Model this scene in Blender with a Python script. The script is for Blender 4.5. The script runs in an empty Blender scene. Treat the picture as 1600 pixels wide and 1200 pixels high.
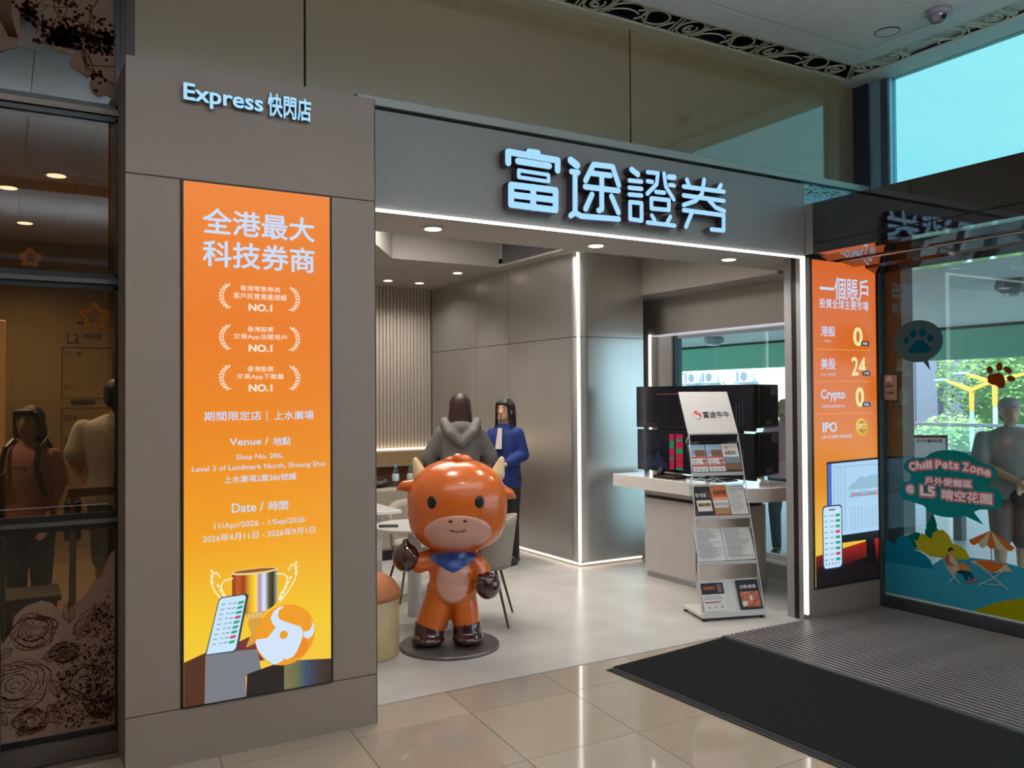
import bpy, bmesh, math, random
from math import sin, cos, pi, radians
from mathutils import Vector, Matrix
random.seed(7)
SC = bpy.context.scene
COL = SC.collection

# ------------------------------------------------------------------ camera, sky, lights, exposure
def rot_cam(yaw, pitch, roll):
    cy, sy = cos(yaw), sin(yaw)
    M = Matrix(((cy, -sy, 0), (0, 0, -1), (sy, cy, 0)))
    P = Matrix(((1, 0, 0), (0, cos(pitch), sin(pitch)), (0, -sin(pitch), cos(pitch))))
    Q = Matrix(((cos(roll), -sin(roll), 0), (sin(roll), cos(roll), 0), (0, 0, 1)))
    return Q @ P @ M
cd = bpy.data.cameras.new('camera'); cam = bpy.data.objects.new('camera', cd); COL.objects.link(cam)
Rc = rot_cam(radians(30.65), radians(.9), radians(-.37))
right, down, fwd = Rc[0], Rc[1], Rc[2]
cam.matrix_world = Matrix(((right[0], -down[0], -fwd[0], 0), (right[1], -down[1], -fwd[1], 0), (right[2], -down[2], -fwd[2], 1.6), (0, 0, 0, 1)))
cd.sensor_width = 36; cd.lens = 1350 / 1600 * 36; cd.clip_end = 400; cd.clip_start = .05
SC.camera = cam
SC.view_settings.view_transform = 'Standard'; SC.view_settings.look = 'None'
SC.view_settings.gamma = 1; SC.view_settings.use_curve_mapping = False
SC.view_settings.exposure = 0.0
SC.cycles.max_bounces = 8; SC.cycles.diffuse_bounces = 3; SC.cycles.glossy_bounces = 4
SC.cycles.transparent_max_bounces = 12; SC.cycles.caustics_reflective = False; SC.cycles.caustics_refractive = False
SC.cycles.sample_clamp_indirect = 3.0

def lin(r, g, b):
    f = lambda c: (c / 255) / 12.92 if c / 255 <= .04045 else ((c / 255 + .055) / 1.055) ** 2.4
    return (f(r), f(g), f(b), 1)

wd = bpy.data.worlds.new('sky'); SC.world = wd; wd.use_nodes = True
wt = wd.node_tree; wt.nodes.clear()
wo = wt.nodes.new('ShaderNodeOutputWorld'); wb = wt.nodes.new('ShaderNodeBackground')
tc = wt.nodes.new('ShaderNodeTexCoord'); mp = wt.nodes.new('ShaderNodeMapping'); mp.inputs['Scale'].default_value = (1.3, 1.3, 4)
nz = wt.nodes.new('ShaderNodeTexNoise'); nz.inputs['Scale'].default_value = 1.6; nz.inputs['Detail'].default_value = 6
cr = wt.nodes.new('ShaderNodeValToRGB')
cr.color_ramp.elements[0].position = .38; cr.color_ramp.elements[0].color = (.66, .84, 1.10, 1)
cr.color_ramp.elements[1].position = .75; cr.color_ramp.elements[1].color = (.92, .98, 1.12, 1)
wt.links.new(tc.outputs['Generated'], mp.inputs['Vector']); wt.links.new(mp.outputs[0], nz.inputs['Vector'])
wt.links.new(nz.outputs['Fac'], cr.inputs[0]); wt.links.new(cr.outputs[0], wb.inputs[0]); wb.inputs[1].default_value = 3.3
wt.links.new(wb.outputs[0], wo.inputs[0])

def lamp(kind, name, loc, energy, color=(1, 1, 1), size=.1, rot=(0, 0, 0), spot=None, sizey=None):
    l = bpy.data.lights.new(name, kind); l.energy = energy; l.color = color
    if kind == 'AREA':
        l.size = size
        if sizey: l.shape = 'RECTANGLE'; l.size_y = sizey
        else: l.shape = 'DISK'
    elif kind == 'SPOT':
        l.spot_size = radians(spot or 110); l.spot_blend = .8; l.shadow_soft_size = size
    elif kind == 'SUN': l.angle = size
    elif kind == 'POINT': l.shadow_soft_size = size
    o = bpy.data.objects.new(name, l); COL.objects.link(o); o.location = loc; o.rotation_euler = rot
    return o
_sun = lamp('SUN', 'sun', (-20, -10, 30), 3.0, (1, .96, .88), .08)
_sun.rotation_euler = Vector((.62, .35, -.70)).to_track_quat('-Z', 'Y').to_euler()
WARM = (1, .80, .58); NEUT = (1, .94, .88)
for x, y in ((-2.2, 2.2), (-.3, 2.2), (1.68, 2.2), (-2.2, -1.5), (-.3, -1.5), (1.68, -1.5), (3.6, -1.5), (3.7, 1.9), (3.7, .2)):
    lamp('SPOT', 'mall_lamp', (x, y, 3.97), 58 if x < 3.65 else 100, WARM if x < 3.65 else (1, .94, .88), .07, spot=150)  # the neutral right-hand pair is added to light the door stickers
for x, y, w in ((1.4, 1.0, 190), (1.2, -3.4, 110)):
    lamp('AREA', 'added_uplight', (x, y, 3.38), w, (.82, .92, 1.0), 6.5, rot=(pi, 0, 0), sizey=.35)  # unseen cool uplights added to brighten the mall ceiling
SHOP_LIGHTS = [(2.22, 4.66, 2.60), (3.42, 4.66, 2.60), (4.63, 4.66, 2.60), (3.85, 9.29, 2.95), (4.26, 9.32, 2.95), (4.28, 8.37, 2.95),
               (3.90, 7.25, 3.32), (2.2, 8.6, 2.95), (4.80, 5.35, 2.95), (5.15, 5.75, 2.95)]  # the coffer spot is added out of view to brighten the silver wall
for p in SHOP_LIGHTS:
    lamp('SPOT', 'shop_lamp', (p[0], p[1], p[2] - .02), 34 if p[1] < 5 else (150 if p[2] > 3 else 24 if p[1] > 8 else 50) * (2.2 if p[0] > 4.27 and p[1] > 8 and p[1] < 9 else 1), NEUT, .05, spot=85 if (p[0] > 4.27 and 8 < p[1] < 9) or p[2] > 3 or p[0] > 4.7 else 150)
lamp('AREA', 'coffer_light', (3.0, 6.4, 3.28), 70, NEUT, 1.6, sizey=1.6)
for x, y in ((.36, 7.3), (.05, 7.9), (.2, 9.4), (-.8, 6.5), (-.8, 8.8)):
    lamp('SPOT', 'corridor_lamp', (x, y, 3.24), 95, (1, .80, .58), .05, spot=140)

# ------------------------------------------------------------------ materials
MATS = {}
def mat(name, rgb, rough=.5, metal=0, emit=0, noise=0, nscale=8, bump=0, bscale=60, coat=0, spec=.5, emit_rgb=None, stretch=None):
    if name in MATS: return MATS[name]
    m = bpy.data.materials.new(name); m.use_nodes = True; t = m.node_tree; b = t.nodes['Principled BSDF']
    c = lin(*rgb) if max(rgb) > 1 else (*rgb, 1)
    b.inputs['Base Color'].default_value = c; b.inputs['Roughness'].default_value = rough; b.inputs['Metallic'].default_value = metal
    b.inputs['Specular IOR Level'].default_value = spec; b.inputs['Coat Weight'].default_value = coat
    if emit:
        b.inputs['Emission Color'].default_value = lin(*emit_rgb) if emit_rgb else c; b.inputs['Emission Strength'].default_value = emit
    co = t.nodes.new('ShaderNodeTexCoord'); mpn = t.nodes.new('ShaderNodeMapping'); t.links.new(co.outputs['Object'], mpn.inputs['Vector'])
    if stretch: mpn.inputs['Scale'].default_value = stretch
    if noise:
        n = t.nodes.new('ShaderNodeTexNoise'); n.inputs['Scale'].default_value = nscale; n.inputs['Detail'].default_value = 5
        t.links.new(mpn.outputs[0], n.inputs['Vector'])
        r = t.nodes.new('ShaderNodeValToRGB')
        r.color_ramp.elements[0].position = .3; r.color_ramp.elements[1].position = .7
        r.color_ramp.elements[0].color = tuple(x * (1 - noise) for x in c[:3]) + (1,)
        r.color_ramp.elements[1].color = tuple(min(1, x * (1 + noise)) for x in c[:3]) + (1,)
        t.links.new(n.outputs['Fac'], r.inputs[0]); t.links.new(r.outputs[0], b.inputs['Base Color'])
    if bump:
        n2 = t.nodes.new('ShaderNodeTexNoise'); n2.inputs['Scale'].default_value = bscale; t.links.new(mpn.outputs[0], n2.inputs['Vector'])
        bp = t.nodes.new('ShaderNodeBump'); bp.inputs['Strength'].default_value = bump; bp.inputs['Distance'].default_value = .01
        t.links.new(n2.outputs['Fac'], bp.inputs['Height']); t.links.new(bp.outputs[0], b.inputs['Normal'])
    MATS[name] = m; return m
def screen(name, stops, strength=1.0, axis='Z', z0=0, z1=1):
    """backlit film: colour runs along one world axis"""
    m = bpy.data.materials.new(name); m.use_nodes = True; t = m.node_tree; b = t.nodes['Principled BSDF']
    b.inputs['Base Color'].default_value = (.02, .01, .01, 1); b.inputs['Roughness'].default_value = .35
    g = t.nodes.new('ShaderNodeNewGeometry'); s = t.nodes.new('ShaderNodeSeparateXYZ'); mr = t.nodes.new('ShaderNodeMapRange')
    mr.inputs['From Min'].default_value = z0; mr.inputs['From Max'].default_value = z1
    r = t.nodes.new('ShaderNodeValToRGB'); e = r.color_ramp.elements
    while len(e) < len(stops): e.new(.5)
    for i, (p, c) in enumerate(stops): e[i].position = p; e[i].color = lin(*c)
    t.links.new(g.outputs['Position'], s.inputs[0]); t.links.new(s.outputs[axis], mr.inputs['Value']); t.links.new(mr.outputs[0], r.inputs[0])
    t.links.new(r.outputs[0], b.inputs['Emission Color']); b.inputs['Emission Strength'].default_value = strength
    MATS[name] = m; return m
def glass(name, tint, refl=1.0, base=0.0, rough=0.0, ior=1.5):
    if name in MATS: return MATS[name]
    m = bpy.data.materials.new(name); m.use_nodes = True; t = m.node_tree; t.nodes.clear()
    o = t.nodes.new('ShaderNodeOutputMaterial'); mx = t.nodes.new('ShaderNodeMixShader'); tr = t.nodes.new('ShaderNodeBsdfTransparent')
    gl = t.nodes.new('ShaderNodeBsdfGlossy'); fr = t.nodes.new('ShaderNodeFresnel'); ma = t.nodes.new('ShaderNodeMath'); ma.operation = 'MULTIPLY_ADD'
    tr.inputs[0].default_value = (*tint, 1); gl.inputs['Roughness'].default_value = rough; gl.inputs[0].default_value = (.9, .95, 1, 1)
    ge = t.nodes.new('ShaderNodeNewGeometry'); mr = t.nodes.new('ShaderNodeMapRange'); mr.inputs['To Min'].default_value = ior; mr.inputs['To Max'].default_value = 1 / ior
    t.links.new(ge.outputs['Backfacing'], mr.inputs['Value']); t.links.new(mr.outputs[0], fr.inputs['IOR'])   # same reflectance from both faces
    ma.inputs[1].default_value = refl; ma.inputs[2].default_value = base; ma.use_clamp = True
    t.links.new(fr.outputs[0], ma.inputs[0]); t.links.new(ma.outputs[0], mx.inputs[0]); t.links.new(tr.outputs[0], mx.inputs[1])
    t.links.new(gl.outputs[0], mx.inputs[2]); t.links.new(mx.outputs[0], o.inputs[0])
    MATS[name] = m; return m
def film(name, rgb, alpha=.9, rough=.5):
    """printed vinyl on glass, lets a little light through"""
    if name in MATS: return MATS[name]
    m = bpy.data.materials.new(name); m.use_nodes = True; t = m.node_tree; t.nodes.clear()
    o = t.nodes.new('ShaderNodeOutputMaterial'); mx = t.nodes.new('ShaderNodeMixShader'); m2 = t.nodes.new('ShaderNodeMixShader')
    d = t.nodes.new('ShaderNodeBsdfDiffuse'); tl = t.nodes.new('ShaderNodeBsdfTranslucent'); tr = t.nodes.new('ShaderNodeBsdfTransparent')
    c = lin(*rgb)
    d.inputs[0].default_value = c; tl.inputs[0].default_value = c; tr.inputs[0].default_value = c
    m2.inputs[0].default_value = .35; mx.inputs[0].default_value = alpha
    t.links.new(d.outputs[0], m2.inputs[1]); t.links.new(tl.outputs[0], m2.inputs[2])
    t.links.new(tr.outputs[0], mx.inputs[1]); t.links.new(m2.outputs[0], mx.inputs[2]); t.links.new(mx.outputs[0], o.inputs[0])
    MATS[name] = m; return m

PANEL = mat('facade_panel', (136, 119, 107), .45, noise=.03, nscale=2, bump=.02)
FASC = mat('fascia_panel', (144, 139, 137), .42, noise=.02, nscale=2)
DARKM = mat('dark_metal', (28, 28, 32), .3, .8, noise=.1)
BLACK = mat('black_plastic', (10, 10, 12), .35, noise=.1)
WHITE = mat('white_paint', (206, 202, 198), .5, noise=.02)
CEILW = mat('ceiling_board', (216, 219, 222), .75, noise=.03, nscale=3)
CREAM = mat('cream_fret', (205, 200, 180), .55, noise=.03)
VOID = mat('cavity_blue', (4, 9, 22), .6, noise=.2)
STEEL = mat('brushed_steel', (220, 219, 216), .29, .88, noise=.05, nscale=2.2, stretch=(1, 1, .3), bump=.06, bscale=3)
ALU = mat('aluminium', (180, 180, 182), .35, .9, noise=.04)
LED = mat('led_white', (255, 250, 242), .5, emit=2.6, emit_rgb=(255, 250, 242))
LEDW = mat('led_warm', (255, 238, 214), .5, emit=3.0, emit_rgb=(255, 232, 205))
LEDG = mat('led_foot', (255, 238, 214), .5, emit=1.3, emit_rgb=(255, 236, 214))
LAMPM = mat('lamp_disc', (255, 240, 225), .5, emit=3.5, emit_rgb=(255, 236, 214))
TILE = mat('glossy_tile', (176, 160, 140), .07, noise=.05, nscale=2.5, spec=.6, coat=.25)
SHOPF = mat('shop_floor', (186, 182, 176), .24, noise=.07, nscale=3.5, bump=.02)
GROUT = mat('grout', (96, 84, 72), .8, noise=.1)
SKINM = mat('skin', (205, 160, 130), .55, noise=.04)
MIRG = mat('back_painted_glass', (150, 130, 98), .05, spec=1.0, coat=1.0, noise=.05, nscale=.7)
CANO = mat('canopy_dark_glass', (20, 18, 22), .04, spec=1.0, coat=1.0, noise=.1)
TERR = mat('terrace_tile', (206, 210, 214), .45, noise=.05)
TEXTW = mat('lettering_white', (40, 44, 60), .5, emit=.88, emit_rgb=(206, 226, 255))

# ------------------------------------------------------------------ object helpers
MW = {}
def tag(o, label=None, cat=None, group=None, kind=None):
    if label: o['label'] = label
    if cat: o['category'] = cat
    if group: o['group'] = group
    if kind: o['kind'] = kind
    return o
def thing(name, label, cat, loc=(0, 0, 0), rz=0, group=None):
    o = bpy.data.objects.new(name, None); COL.objects.link(o); o.empty_display_size = .1
    o.location = loc; o.rotation_euler = (0, 0, rz)
    MW[o.name] = Matrix.Translation(loc) @ Matrix.Rotation(rz, 4, 'Z')
    return tag(o, label, cat, group)
def finish(name, me, parent=None, local=False, smooth=False, bevel=0, seg=2):
    o = bpy.data.objects.new(name, me); COL.objects.link(o)
    if parent is not None:
        o.parent = parent; W = MW[parent.name]
        if not local: me.transform(W.inverted())
        MW[o.name] = W
    else: MW[o.name] = Matrix()
    if smooth:
        me.shade_smooth()
    if bevel:
        b = o.modifiers.new('bevel', 'BEVEL'); b.width = bevel; b.segments = seg; b.limit_method = 'ANGLE'; b.angle_limit = radians(40)
        me.shade_smooth()
        try: me.set_sharp_from_angle(angle=radians(35))
        except Exception: pass
    return o
class MB:
    def __init__(s): s.v = []; s.f = []; s.m = []; s.mats = []
    def mi(s, m):
        if m not in s.mats: s.mats.append(m)
        return s.mats.index(m)
    def add(s, vs, fs, m):
        n = len(s.v); s.v += [tuple(v) for v in vs]; k = s.mi(m)
        for f in fs: s.f.append(tuple(n + i for i in f)); s.m.append(k)
        return s
    def box(s, x0, x1, y0, y1, z0, z1, m):
        return s.add([(x0, y0, z0), (x1, y0, z0), (x1, y1, z0), (x0, y1, z0), (x0, y0, z1), (x1, y0, z1), (x1, y1, z1), (x0, y1, z1)],
                     [(0, 3, 2, 1), (4, 5, 6, 7), (0, 1, 5, 4), (1, 2, 6, 5), (2, 3, 7, 6), (3, 0, 4, 7)], m)
    def cyl(s, p0, p1, r0, r1, m, n=16):
        p0, p1 = Vector(p0), Vector(p1); d = (p1 - p0).normalized(); a = d.orthogonal().normalized(); b = d.cross(a)
        vs = [p0 + (a * cos(t) + b * sin(t)) * r0 for t in [2 * pi * i / n for i in range(n)]] + [p1 + (a * cos(t) + b * sin(t)) * r1 for t in [2 * pi * i / n for i in range(n)]]
        return s.add(vs, [tuple(range(n))[::-1], tuple(range(n, 2 * n))] + [(i, (i + 1) % n, n + (i + 1) % n, n + i) for i in range(n)], m)
    def tube(s, pts, r, m, n=8):
        for a, b in zip(pts, pts[1:]):
            s.cyl(a, b, r, r, m, n)
        for p in pts[1:-1]: s.ell(p, (r, r, r), m, 8, 5)
        return s
    def ell(s, c, r, m, nu=20, nv=12, p=1.0):
        vs = []; fs = []
        pw = lambda x: math.copysign(abs(x) ** p, x)
        for j in range(1, nv):
            t = pi * j / nv
            for i in range(nu):
                q = 2 * pi * i / nu
                vs.append((c[0] + r[0] * pw(sin(t)) * pw(cos(q)), c[1] + r[1] * pw(sin(t)) * pw(sin(q)), c[2] + r[2] * pw(cos(t))))
        vs += [(c[0], c[1], c[2] + r[2]), (c[0], c[1], c[2] - r[2])]; N = len(vs)
        for j in range(nv - 2):
            for i in range(nu): fs.append((j * nu + i, (j + 1) * nu + i, (j + 1) * nu + (i + 1) % nu, j * nu + (i + 1) % nu))
        for i in range(nu):
            fs.append((N - 2, i, (i + 1) % nu)); fs.append((N - 1, (nv - 2) * nu + (i + 1) % nu, (nv - 2) * nu + i))
        return s.add(vs, fs, m)
    def lathe(s, prof, c, m, n=32):
        vs = []; fs = []; k = len(prof)
        for r, z in prof:
            for i in range(n): vs.append((c[0] + r * cos(2 * pi * i / n), c[1] + r * sin(2 * pi * i / n), c[2] + z))
        for j in range(k - 1):
            for i in range(n): fs.append((j * n + i, j * n + (i + 1) % n, (j + 1) * n + (i + 1) % n, (j + 1) * n + i))
        fs.append(tuple(range(n))[::-1]); fs.append(tuple(range((k - 1) * n, k * n)))
        return s.add(vs, fs, m)
    def prism(s, poly, O, U, V, d, m, mside=None):
        """2-D polygon in the plane O+uU+vV, thickened by d (vector)"""
        O, U, V, d = Vector(O), Vector(U), Vector(V), Vector(d); n = len(poly)
        a = [O + U * u + V * v for u, v in poly]; b = [p + d for p in a]
        s.add(a + b, [tuple(range(n))], m)
        s.add(a + b, [tuple(range(n, 2 * n))[::-1]] + [(i, (i + 1) % n, n + (i + 1) % n, n + i) for i in range(n)], mside or m)
        return s
    def build(s, name, parent=None, local=False, smooth=False, bevel=0, seg=2):
        me = bpy.data.meshes.new(name); me.from_pydata(s.v, [], s.f)
        for m in s.mats: me.materials.append(m)
        me.polygons.foreach_set('material_index', s.m)
        bm = bmesh.new(); bm.from_mesh(me); bmesh.ops.recalc_face_normals(bm, faces=bm.faces); bm.to_mesh(me); bm.free()
        return finish(name, me, parent, local, smooth, bevel, seg)
def struct(o, label=None, cat=None):
    o['kind'] = 'structure'; o['label'] = label or o.name.replace('_', ' '); o['category'] = cat or 'room'
    return o
def kids(o, src, M=None):
    pass
def clone(root, loc, rz, label=None, group=None):
    r = root.copy(); COL.objects.link(r); r.location = loc; r.rotation_euler = (0, 0, rz)
    if label: r['label'] = label
    if group: r['group'] = group
    for ch in list(root.children):
        c = ch.copy(); COL.objects.link(c); c.parent = r
        for g in ch.children:
            d = g.copy(); COL.objects.link(d); d.parent = c
    return r

# faces seen along +Y (facade) and along +X (door side)
FA = ((1, 0, 0), (0, 0, 1), (0, 1, 0))
DO = ((0, -1, 0), (0, 0, 1), (1, 0, 0))
def planeO(kind, c):
    return (0, c, 0) if kind is FA else (c, 0, 0)
def conv(kind, pts):
    """world (x,z) or (y,z) pairs into plane coordinates"""
    return [(p[0], p[1]) for p in pts] if kind is FA else [(-p[0], p[1]) for p in pts]
def flat(name, kind, c, pts, m, parent, th=.0006):
    U, V, N = kind
    return MB().prism(conv(kind, pts), planeO(kind, c), U, V, Vector(N) * th, m).build(name, parent)
def text(name, s, kind, c, a0, a1, z0, z1, m, parent, bold=.0, th=.0008, shear=0, slope=0, O=None, U=None, V=None):
    """lettering fitted to a box in the plane (a0..a1 horizontally in picture order)"""
    cu = bpy.data.curves.new('t', 'FONT'); cu.body = s; cu.size = 1; cu.resolution_u = 3
    cu.shear = shear; cu.fill_mode = 'FRONT'
    o = bpy.data.objects.new('t', cu); COL.objects.link(o)
    me = bpy.data.meshes.new_from_object(o.evaluated_get(bpy.context.evaluated_depsgraph_get()))
    bpy.data.objects.remove(o); bpy.data.curves.remove(cu)
    xs = [v.co.x for v in me.vertices]; ys = [v.co.y for v in me.vertices]
    if not xs: return None
    if U is None: U, V, N = kind; O = planeO(kind, c)
    else: N = Vector(U).cross(Vector(V)) * -1
    U, V, O = Vector(U), Vector(V), Vector(O)
    if kind is DO: a0, a1 = -a0, -a1
    x0, x1, y0, y1 = min(xs), max(xs), min(ys), max(ys)
    pos = [(v.co.x, v.co.y) for v in me.vertices]; fcs = [tuple(p.vertices) for p in me.polygons]; bpy.data.meshes.remove(me)
    b = bold; dirs = [(0, 0)] + ([(b, 0), (-b, 0), (0, b), (0, -b), (.7 * b, .7 * b), (-.7 * b, .7 * b), (.7 * b, -.7 * b), (-.7 * b, -.7 * b)] if b else [])
    vs = []; fs = []
    for q_, (dx, dy) in enumerate(dirs):
        n0 = len(vs); fs += [tuple(n0 + i for i in f) for f in fcs]
        for x, y in pos:
            u = a0 + (x + dx - x0 + b) / (x1 - x0 + 2 * b) * (a1 - a0); w = z0 + (y + dy - y0 + b) / max(1e-6, y1 - y0 + 2 * b) * (z1 - z0)
            w += slope * (u - a0); vs.append(O + U * u + V * w - Vector(N).normalized() * 3e-5 * q_)
    me = bpy.data.meshes.new(name); me.from_pydata(vs, [], fs)
    me.materials.clear(); me.materials.append(m)
    return finish(name, me, parent)
def ribbon(mb, pts, w, kind, c, th, m, mside, r=True):
    """stroke with round joints, raised by th toward the viewer"""
    U, V, N = kind; O = planeO(kind, c); P = conv(kind, pts); d = Vector(N) * th
    for a, b in zip(P, P[1:]):
        a, b = Vector(a), Vector(b); t = (b - a)
        if t.length < 1e-6: continue
        t.normalize(); n = Vector((-t.y, t.x)) * w / 2
        mb.prism([a + n, a - n, b - n, b + n], O, U, V, d, m, mside)
    if r:
        for p in P: mb.prism([(p[0] + w / 2 * cos(q), p[1] + w / 2 * sin(q)) for q in [2 * pi * i / 10 for i in range(10)]], O, U, V, d, m, mside)
def ellipse(cx, cz, rx, rz, n=24, a=0, squ=1):
    out = []
    for i in range(n):
        t = 2 * pi * i / n; x, z = rx * cos(t), rz * sin(t)
        out.append((cx + x * cos(a) - z * sin(a), cz + x * sin(a) + z * cos(a)))
    return out
def blob(name, pieces, m, parent=None, voxel=.012, it=3, local=True):
    """organic closed surface grown from tapered limbs and rounded masses"""
    mb = MB()
    for p in pieces:
        if p[0] == 'c':
            _, a, b, r0, r1 = p
            mb.cyl(a, b, r0, r1, m, 14); mb.ell(a, (r0,) * 3, m, 14, 8); mb.ell(b, (r1,) * 3, m, 14, 8)
        elif p[0] == 'l':          # lofted trunk: rings (z, cx, cy, rx, ry), smoothly interpolated
            R = p[1]; n = 24; rings = []
            for j in range(len(R) - 1):
                a0 = R[max(0, j - 1)]; a1 = R[j]; a2 = R[j + 1]; a3 = R[min(len(R) - 1, j + 2)]
                for q in range(4 if j < len(R) - 2 else 5):
                    u = q / 4; rings.append([.5 * (2 * b1 + (b2 - b0) * u + (2 * b0 - 5 * b1 + 4 * b2 - b3) * u * u + (3 * b1 - b0 - 3 * b2 + b3) * u ** 3) for b0, b1, b2, b3 in zip(a0, a1, a2, a3)])
            vs = [(r[1] + abs(r[3]) * cos(2 * pi * i / n), r[2] + abs(r[4]) * sin(2 * pi * i / n), r[0]) for r in rings for i in range(n)]
            fs = [(j * n + i, j * n + (i + 1) % n, (j + 1) * n + (i + 1) % n, (j + 1) * n + i) for j in range(len(rings) - 1) for i in range(n)]
            fs += [tuple(range(n))[::-1], tuple(range((len(rings) - 1) * n, len(rings) * n))]
            mb.add(vs, fs, m)
        elif p[0] == 'e': mb.ell(p[1], p[2], m, 28, 18, p[3] if len(p) > 3 else 1.0)
    me = bpy.data.meshes.new(name); me.from_pydata(mb.v, [], mb.f)
    bm = bmesh.new(); bm.from_mesh(me); bmesh.ops.recalc_face_normals(bm, faces=bm.faces); bm.to_mesh(me); bm.free()
    o = bpy.data.objects.new('tmp', me); COL.objects.link(o)
    r = o.modifiers.new('r', 'REMESH'); r.mode = 'VOXEL'; r.voxel_size = voxel
    s = o.modifiers.new('s', 'SMOOTH'); s.iterations = it; s.factor = .5
    m2 = bpy.data.meshes.new_from_object(o.evaluated_get(bpy.context.evaluated_depsgraph_get()))
    bpy.data.objects.remove(o); bpy.data.meshes.remove(me)
    m2.name = name; m2.materials.clear(); m2.materials.append(m)
    return finish(name, m2, parent, local, True)

# ================================================================== SETTING
# ---- mall floor: skewed 0.61 m glossy tiles, each its own piece
fl = struct(MB().box(-6, 5.8, -6, 4.26, -.06, -.006, GROUT).box(-6, 1.62, 4.26, 11, -.06, -.006, GROUT).build('floor'), 'beige glossy tiled mall floor in front of the shop', 'floor')
YJ = [4.252, 3.905, 3.272, 2.65, 2.03, 1.41]
def xj(i, y): return 2.092 + .612 * i + .088 * (y - 4.252)
tvar = [mat('glossy_tile_%s' % w, c, .06, noise=.05, nscale=2.5, spec=.6, coat=.3) for w, c in (('warm', (166, 152, 135)), ('pale', (170, 157, 142)), ('dull', (160, 147, 132)))]
def tile_grid(x_lo, x_hi, ys, y_base):
    for j in range(len(ys) - 1):
        y1, y0 = ys[j], ys[j + 1]
        for i in range(x_lo, x_hi):
            g = .0018; q = [(xj(i, y0) + g, y0 + g), (xj(i + 1, y0) - g, y0 + g), (xj(i + 1, y1) - g, y1 - g), (xj(i, y1) + g, y1 - g)]
            MB().add([(x, y, 0) for x, y in q] + [(x, y, -.006) for x, y in q], [(0, 1, 2, 3), (7, 6, 5, 4), (0, 4, 5, 1), (1, 5, 6, 2), (2, 6, 7, 3), (3, 7, 4, 0)], random.choice(tvar)).build('tile', fl)
tile_grid(-3, 6, YJ, 0)
mb = MB()
for j in range(-6, 7):
    for i in range(-11, 6):
        if j >= 5 or True:
            y1 = 1.41 - .62 * (j + 6); y0 = y1 - .62
            if y0 < -6: continue
            q = [(xj(i, y0) + .002, y0 + .002), (xj(i + 1, y0) - .002, y0 + .002), (xj(i + 1, y1) - .002, y1 - .002), (xj(i, y1) + .002, y1 - .002)]
            if q[2][0] > 5.8: continue
            mb.add([(x, y, 0) for x, y in q], [(0, 1, 2, 3)], tvar[(i * 7 + j * 3) % 3])
for j in range(5):
    y1, y0 = YJ[j], YJ[j + 1]
    for i in range(-11, -3):
        q = [(xj(i, y0) + .002, y0 + .002), (xj(i + 1, y0) - .002, y0 + .002), (xj(i + 1, y1) - .002, y1 - .002), (xj(i, y1) + .002, y1 - .002)]
        mb.add([(x, y, 0) for x, y in q], [(0, 1, 2, 3)], tvar[(i * 7 + j * 3) % 3])
far_t = mb.build('distant_tiles', fl); far_t['kind'] = 'stuff'
cf = MB()
WARMT = mat('corridor_tile', (150, 128, 98), .15, noise=.05, spec=.5)
for i in range(-9, 3):
    for j in range(11):
        x0, y0 = .06 + i * .6 - .3, 4.40 + j * .6
        if x0 + .6 > 1.55: continue
        cf.box(x0 + .002, x0 + .598, y0 + .002, y0 + .598, -.006, 0, WARMT)
o = cf.build('corridor_tiles', fl); o['kind'] = 'stuff'
sf = struct(MB().box(1.62, 5.8, 4.26, 9.95, -.06, .0, SHOPF).build('floor_shop'), 'pale grey marbled shop floor inside the opening', 'floor')
struct(MB().box(4.98, 5.8, 4.254, 4.27, -.01, .003, DARKM).box(1.6, 4.98, 4.252, 4.262, -.01, .0012, ALU).build('trim_1'), 'thin metal threshold strip where shop floor meets mall tiles', 'trim')

# ---- ceiling
ce = struct(MB().box(-6, 5.8, -6, 4.11, 4.03, 4.12, CEILW).box(5.56, 5.8, -6, 4.42, 4.0, 4.012, CEILW).box(-6, 5.56, 4.34, 4.42, 4.0, 4.012, CREAM)
            .box(-6, 5.8, 4.42, 11, 4.0, 4.12, CEILW).box(-6, 5.8, -6, 4.42, 4.30, 4.34, VOID).box(-6, 5.58, 4.335, 4.345, 4.012, 4.3, VOID).box(-6, 5.34, 4.10, 4.112, 4.005, 4.3, VOID)
            .box(5.565, 5.575, -6, 4.44, 4.012, 4.3, VOID).box(5.33, 5.342, -6, 4.1, 4.005, 4.3, VOID).box(-6, 5.9, 4.34, 4.46, 4.10, 4.13, VOID).build('ceiling'), 'pale mall ceiling with ornamental grilles along its edges', 'ceiling')
xs = [-6, -3.9, -1.85, .2, 2.25, 4.35, 5.165]
ys = [-6, -4, -2, -.3, 1.5, 3.275, 3.875]
for a, b in zip(xs, xs[1:]):
    for c, d in zip(ys, ys[1:]):
        MB().box(a + .003, b - .003, c + .003, d - .003, 3.998, 4.03, CEILW).build('panel', ce)
MB().box(-6, 5.165, 3.885, 4.10, 3.998, 4.03, CEILW).build('border_panel', ce)
MB().box(5.175, 5.34, -6, 3.875, 3.998, 4.03, CEILW).build('border_panel', ce)
MB().prism([(5.165, 3.885), (5.175, 3.878), (5.34, 3.878), (5.34, 4.10), (5.165, 4.10)], (0, 0, 3.998), (1, 0, 0), (0, 1, 0), (0, 0, .03), CEILW).build('border_panel', ce)
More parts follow.
